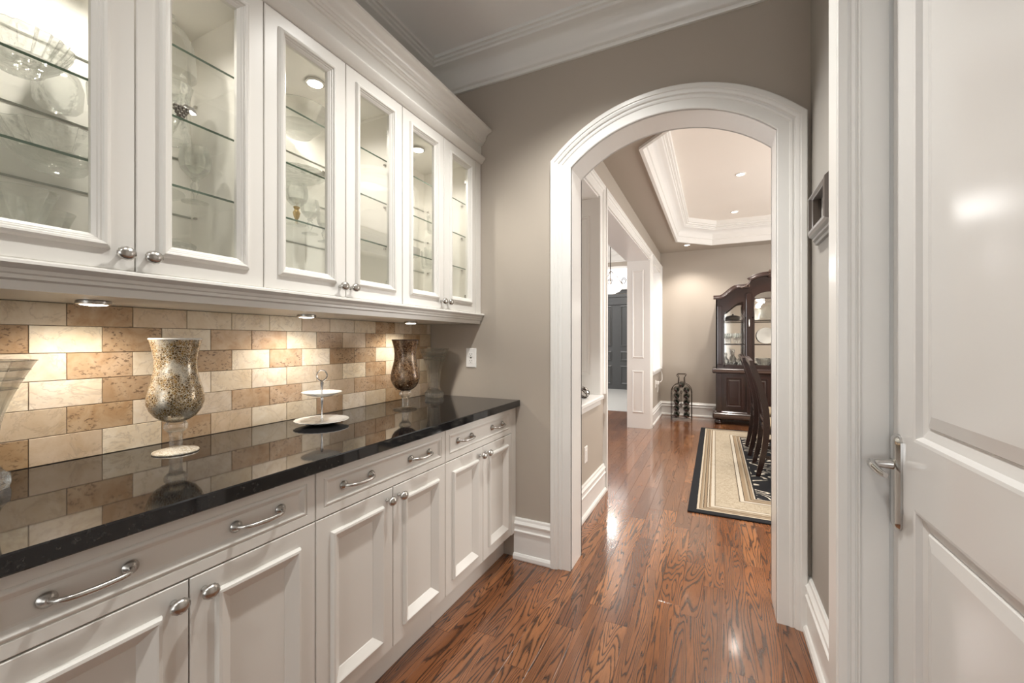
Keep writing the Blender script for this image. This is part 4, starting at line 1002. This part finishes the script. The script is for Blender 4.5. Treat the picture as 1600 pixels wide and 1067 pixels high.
for z in CS:
    MB().box(CX - .695, CX + .695, UB + .045, CB - .03, z - .008, z).build('shelf', M['shelfglass'], t); MB().box(CX - .695, CX + .695, UB + .035, UB + .045, z - .016, z).build('shelf_edge', ch, t)
l = light('cabinet_lamp', 'POINT', (CX - .1, CF + .28, 1.82), 5, (1, .93, .83), .03, parent=t)
MB().lathe([(.0, 0), (.03, .004), (.036, .02), (.03, .035), (0, .04)], CX - .08, CF + .30, 1.835, 16).build('lamp', M['lamp'], t, True)
# things in the china cabinet
yc = CF + .30
for i, (x, y) in enumerate(((.155, yc - .06), (.215, yc - .02), (.275, yc - .06), (.335, yc - .02), (.185, yc + .06), (.305, yc + .06))):
    goblet((x, y, 1.215), .165, .026, 'wine glass in the china cabinet, ' + ['leftmost of the front row', 'second from left of the front row', 'third from left of the front row', 'rightmost of the front row', 'left of the back pair', 'right of the back pair'][i], name='wine_glass', group='wine glasses in the china cabinet')
t2 = thing('silver_tureen', 'lidded silver dish on the upper shelf of the china cabinet', 'dish', (.25, yc, 1.575))
MB().lathe([(.06, 0), (.10, .02), (.11, .045), (.10, .05)], .25, yc, 1.575, 28).build('dish', M['darksilver'], t2, True)
MB().lathe([(.112, .05), (.09, .07), (.03, .085), (.012, .09), (.014, .105), (0, .11)], .25, yc, 1.575, 28).build('lid', M['darksilver'], t2, True)
for i, (x, h) in enumerate(((.155, .20), (.255, .26), (.355, .17))):
    simple('decanter', [(.035, 0), (.045, .01), (.045, h * .45), (.015, h * .62), (.012, h * .8), (.02, h * .84), (.014, h), (0, h)], (x, yc - .02 * i, .871), ['short clear decanter left on the cabinet floor behind glass', 'tall clear decanter in the middle of the china cabinet floor', 'squat clear decanter right on the china cabinet floor'][i], 'decanter', 'cut', 20)
def upright_plate(x, y, z, R, label, m='porcelain'):
    b = MB().lathe([(R * .5, 0), (R * .55, .004), (R, .014), (R, .017), (R * .55, .007), (.001, .005)], 0, 0, 0, 36)
    th = math.radians(80); b.v = [(x + vx, y - vz * math.sin(th) + vy * math.cos(th), z + R * math.sin(th) + vy * math.sin(th) + vz * math.cos(th) + .001) for vx, vy, vz in b.v]
    tag(b.build('display_plate', M[m], None, True, (x, y, z)), label, 'plate')
upright_plate(CX - .02, yc + .12, 1.216, .125, 'round white plate standing in the centre of the china cabinet')
upright_plate(CX + .03, yc + .10, 1.576, .115, 'pierced plate standing on the upper centre shelf', 'cut')
upright_plate(CX - .13, yc + .16, 1.576, .09, 'smaller plate leaning behind on the upper centre shelf', 'cut')
simple('glass_basket', [(.05, 0), (.055, .01), (.09, .07), (.11, .12), (.105, .12), (.05, .02), (.001, .01)], (CX - .05, yc, .871), 'wide cut glass basket on the centre floor of the china cabinet', 'bowl', 'cut', 32, ripple=.05, rn=12, rip_r=.06)

# wine rack: bottle-shaped wire frame with bottles
wx, wy = -.485, 7.21
t = thing('wine_rack', 'bottle-shaped wrought iron wine rack standing by the far wall', 'wine rack', (wx, wy, 0))
def outline(yy):
    W = .150; pts = [(wx - W, yy, .0), (wx - W, yy, .44)]
    pts += [(wx - .052 - (W - .052) * math.cos(a), yy, .44 + .135 * math.sin(a)) for a in [PI / 2 * i / 8 for i in range(1, 9)]]
    pts += [(wx - .045, yy, .60), (wx - .042, yy, .68), (wx - .060, yy, .705), (wx - .066, yy, .725), (wx - .055, yy, .735)]
    return pts + [(2 * wx - p[0], p[1], p[2]) for p in pts[::-1]]
for yy in (wy - .085, wy + .085):
    MB().tube(outline(yy), .0048, 8).tube([(wx - .150, yy, .045), (wx + .150, yy, .045)], .004, 6).build('wire_frame', M['iron'], t, True)
b = MB()
for (sx, z) in ((-.15, .045), (.15, .045), (-.15, .42), (.15, .42), (-.042, .66), (.042, .66)): b.tube([(wx + sx, wy - .085, z), (wx + sx, wy + .085, z)], .0036, 6)
b.build('cross_bars', M['iron'], t, True)
spots = [(s_ * .072, .095 + .105 * k) for k in range(4) for s_ in (-1, 1)] + [(-.072, .515), (0, .575), (.072, .515)]
spots = [(s_ * .074, .085 + .100 * k) for k in range(5) for s_ in (-1, 1)] + [(0, .565)]
for yy in (wy - .085, wy + .085):
    b = MB()
    for (sx, z) in spots: b.tube([(wx + sx + .044 * math.cos(a), yy, z + .044 * math.sin(a)) for a in [2 * PI * i / 14 for i in range(14)]], .0028, 5, closed=True)
    b.build('bottle_rings', M['iron'], t, True)
for s_ in (-1, 1):
    b = MB()
    for z in (.20, .40): b.tube([(wx + s_ * (.006 + .016 * math.cos(a) * (1 - a / 14)), wy - .088, z + .05 + .022 * math.sin(a)) for a in [q * .5 for q in range(14)]], .003, 5)
    b.tube([(wx + s_ * .006, wy - .088, .20), (wx + s_ * .004, wy - .088, .48)], .003, 5)
    b.build('scrollwork', M['iron'], t, True)
def bottle_parts():
    bt = MB().lathe([(.0, 0), (.040, .001), (.042, .01), (.042, .175), (.034, .205), (.0155, .235), (.014, .29), (.0155, .298), (0, .30)], 0, 0, 0, 18)
    fo = MB().lathe([(.0165, .245), (.0165, .301), (0, .3035)], 0, 0, 0, 14)
    for q in (bt, fo): q.v = [(x, .15 - z, y) for x, y, z in q.v]
    return bt.mesh('wine_bottle', M['bottle'], True), fo.mesh('foil', M['foil'], True)
bm_, fm_ = bottle_parts()
rn_ = ['bottom', 'second', 'third', 'fourth', 'fifth']
for i, (sx, z) in enumerate(spots):
    lb = 'dark wine bottle at the peak of the wine rack' if i == 10 else f'dark wine bottle on the {"left" if sx < 0 else "right"}, {rn_[i // 2]} row of the wine rack from the floor'
    o = bpy.data.objects.new('wine_bottle', bm_); COL.objects.link(o); o.location = (wx + sx, wy + .0, z - .004)
    tag(o, lb, 'bottle', 'wine bottles in the wire rack')
    f = bpy.data.objects.new('foil', fm_); COL.objects.link(f); f.parent = o

# sill ornament, phone, charger
t = thing('sphere_ornament', 'silver openwork ball on the near white sill', 'ornament', (-.90, 3.105, .8225))
b = MB()
b.lathe([(.001, .001)] + [(.042 * math.sin(a), .043 - .042 * math.cos(a)) for a in [PI * i / 14 for i in range(1, 14)]] + [(0, .085)], -.90, 3.105, .8225, 24); b.build('ball', M['silver'], t, True)
b = MB()
for k in range(7):
    ax = Vector((math.sin(k * 1.3), math.cos(k * 2.1), math.sin(k * .9 + 1))).normalized(); u = ax.orthogonal().normalized(); v = ax.cross(u)
    b.tube([Vector((-.90, 3.105, .8655)) + (u * math.cos(a) + v * math.sin(a)) * .0425 for a in [2 * PI * i / 20 for i in range(20)]], .0026, 5, closed=True)
b.build('dark_bands', M['iron'], t, True)
t = thing('cordless_phone', 'small white phone with dark screen on the far white sill', 'phone', (-.88, 6.85, .8225))
MB().cbox(-.905, -.865, 6.825, 6.875, .8225, .845, .004).cbox(-.898, -.880, 6.828, 6.872, .840, .955, .006).build('handset', M['plate_white'], t)
MB().box(-.8805, -.8785, 6.834, 6.866, .905, .945).box(-.898, -.881, 6.8265, 6.8275, .90, .945).build('screen', M['black'], t)
outlet((DX, 6.98, .58), 'x+', 'white outlet low on the far half wall')
t = tag(MB().cbox(DX + .007, DX + .05, 6.955, 7.0, .575, .625, .004).tube([(DX + .03, 6.98, .575), (DX + .035, 6.985, .50), (DX + .03, 6.98, .45)], .004, 6).tube([(DX + .045, 7.0, .61), (DX + .055, 7.15, .60), (DX + .06, 7.32, .62), (DX + .05, 7.40, .70), (DX + .03, 7.36, .80), (DX + .03, 7.2, .85 - .035)], .0045, 6).build('charger_cable', M['plate_white'], None, True, (DX, 6.98, .6)), 'white charger with its cable hanging from the far sill', 'charger')
# foyer pendant
px_, py_ = -1.93, 8.6
t = thing('pendant_lamp', 'frosted glass bowl pendant glowing in the foyer', 'lamp', (px_, py_, 2.25))
MB().lathe([(.0, 0), (.10, .015), (.19, .06), (.25, .13), (.27, .17), (.26, .17), (.18, .07), (.001, .02)], px_, py_, 2.22, 28).build('shade', M['shade'], t, True)
b = MB().tube([(px_, py_, 2.24), (px_, py_, 3.6)], .010, 8)
for k in range(3):
    a = 2 * PI * k / 3 + .4; b.tube([(px_, py_, 2.7), (px_ + .15 * math.cos(a), py_ + .15 * math.sin(a), 2.56), (px_ + .26 * math.cos(a), py_ + .26 * math.sin(a), 2.39), (px_ + .30 * math.cos(a), py_ + .30 * math.sin(a), 2.40)], .008, 6)
b.build('iron_arms', M['iron'], t, True)
light('foyer_pendant_lamp', 'POINT', (px_, py_, 2.5), 40, NEUT, .1)
light('foyer_top_fill', 'AREA', (-3.2, 8.9, 3.4), 90, (1, .98, .95), 2, 2, (0, 0, 0))  # added fill panel below the foyer ceiling, facing down
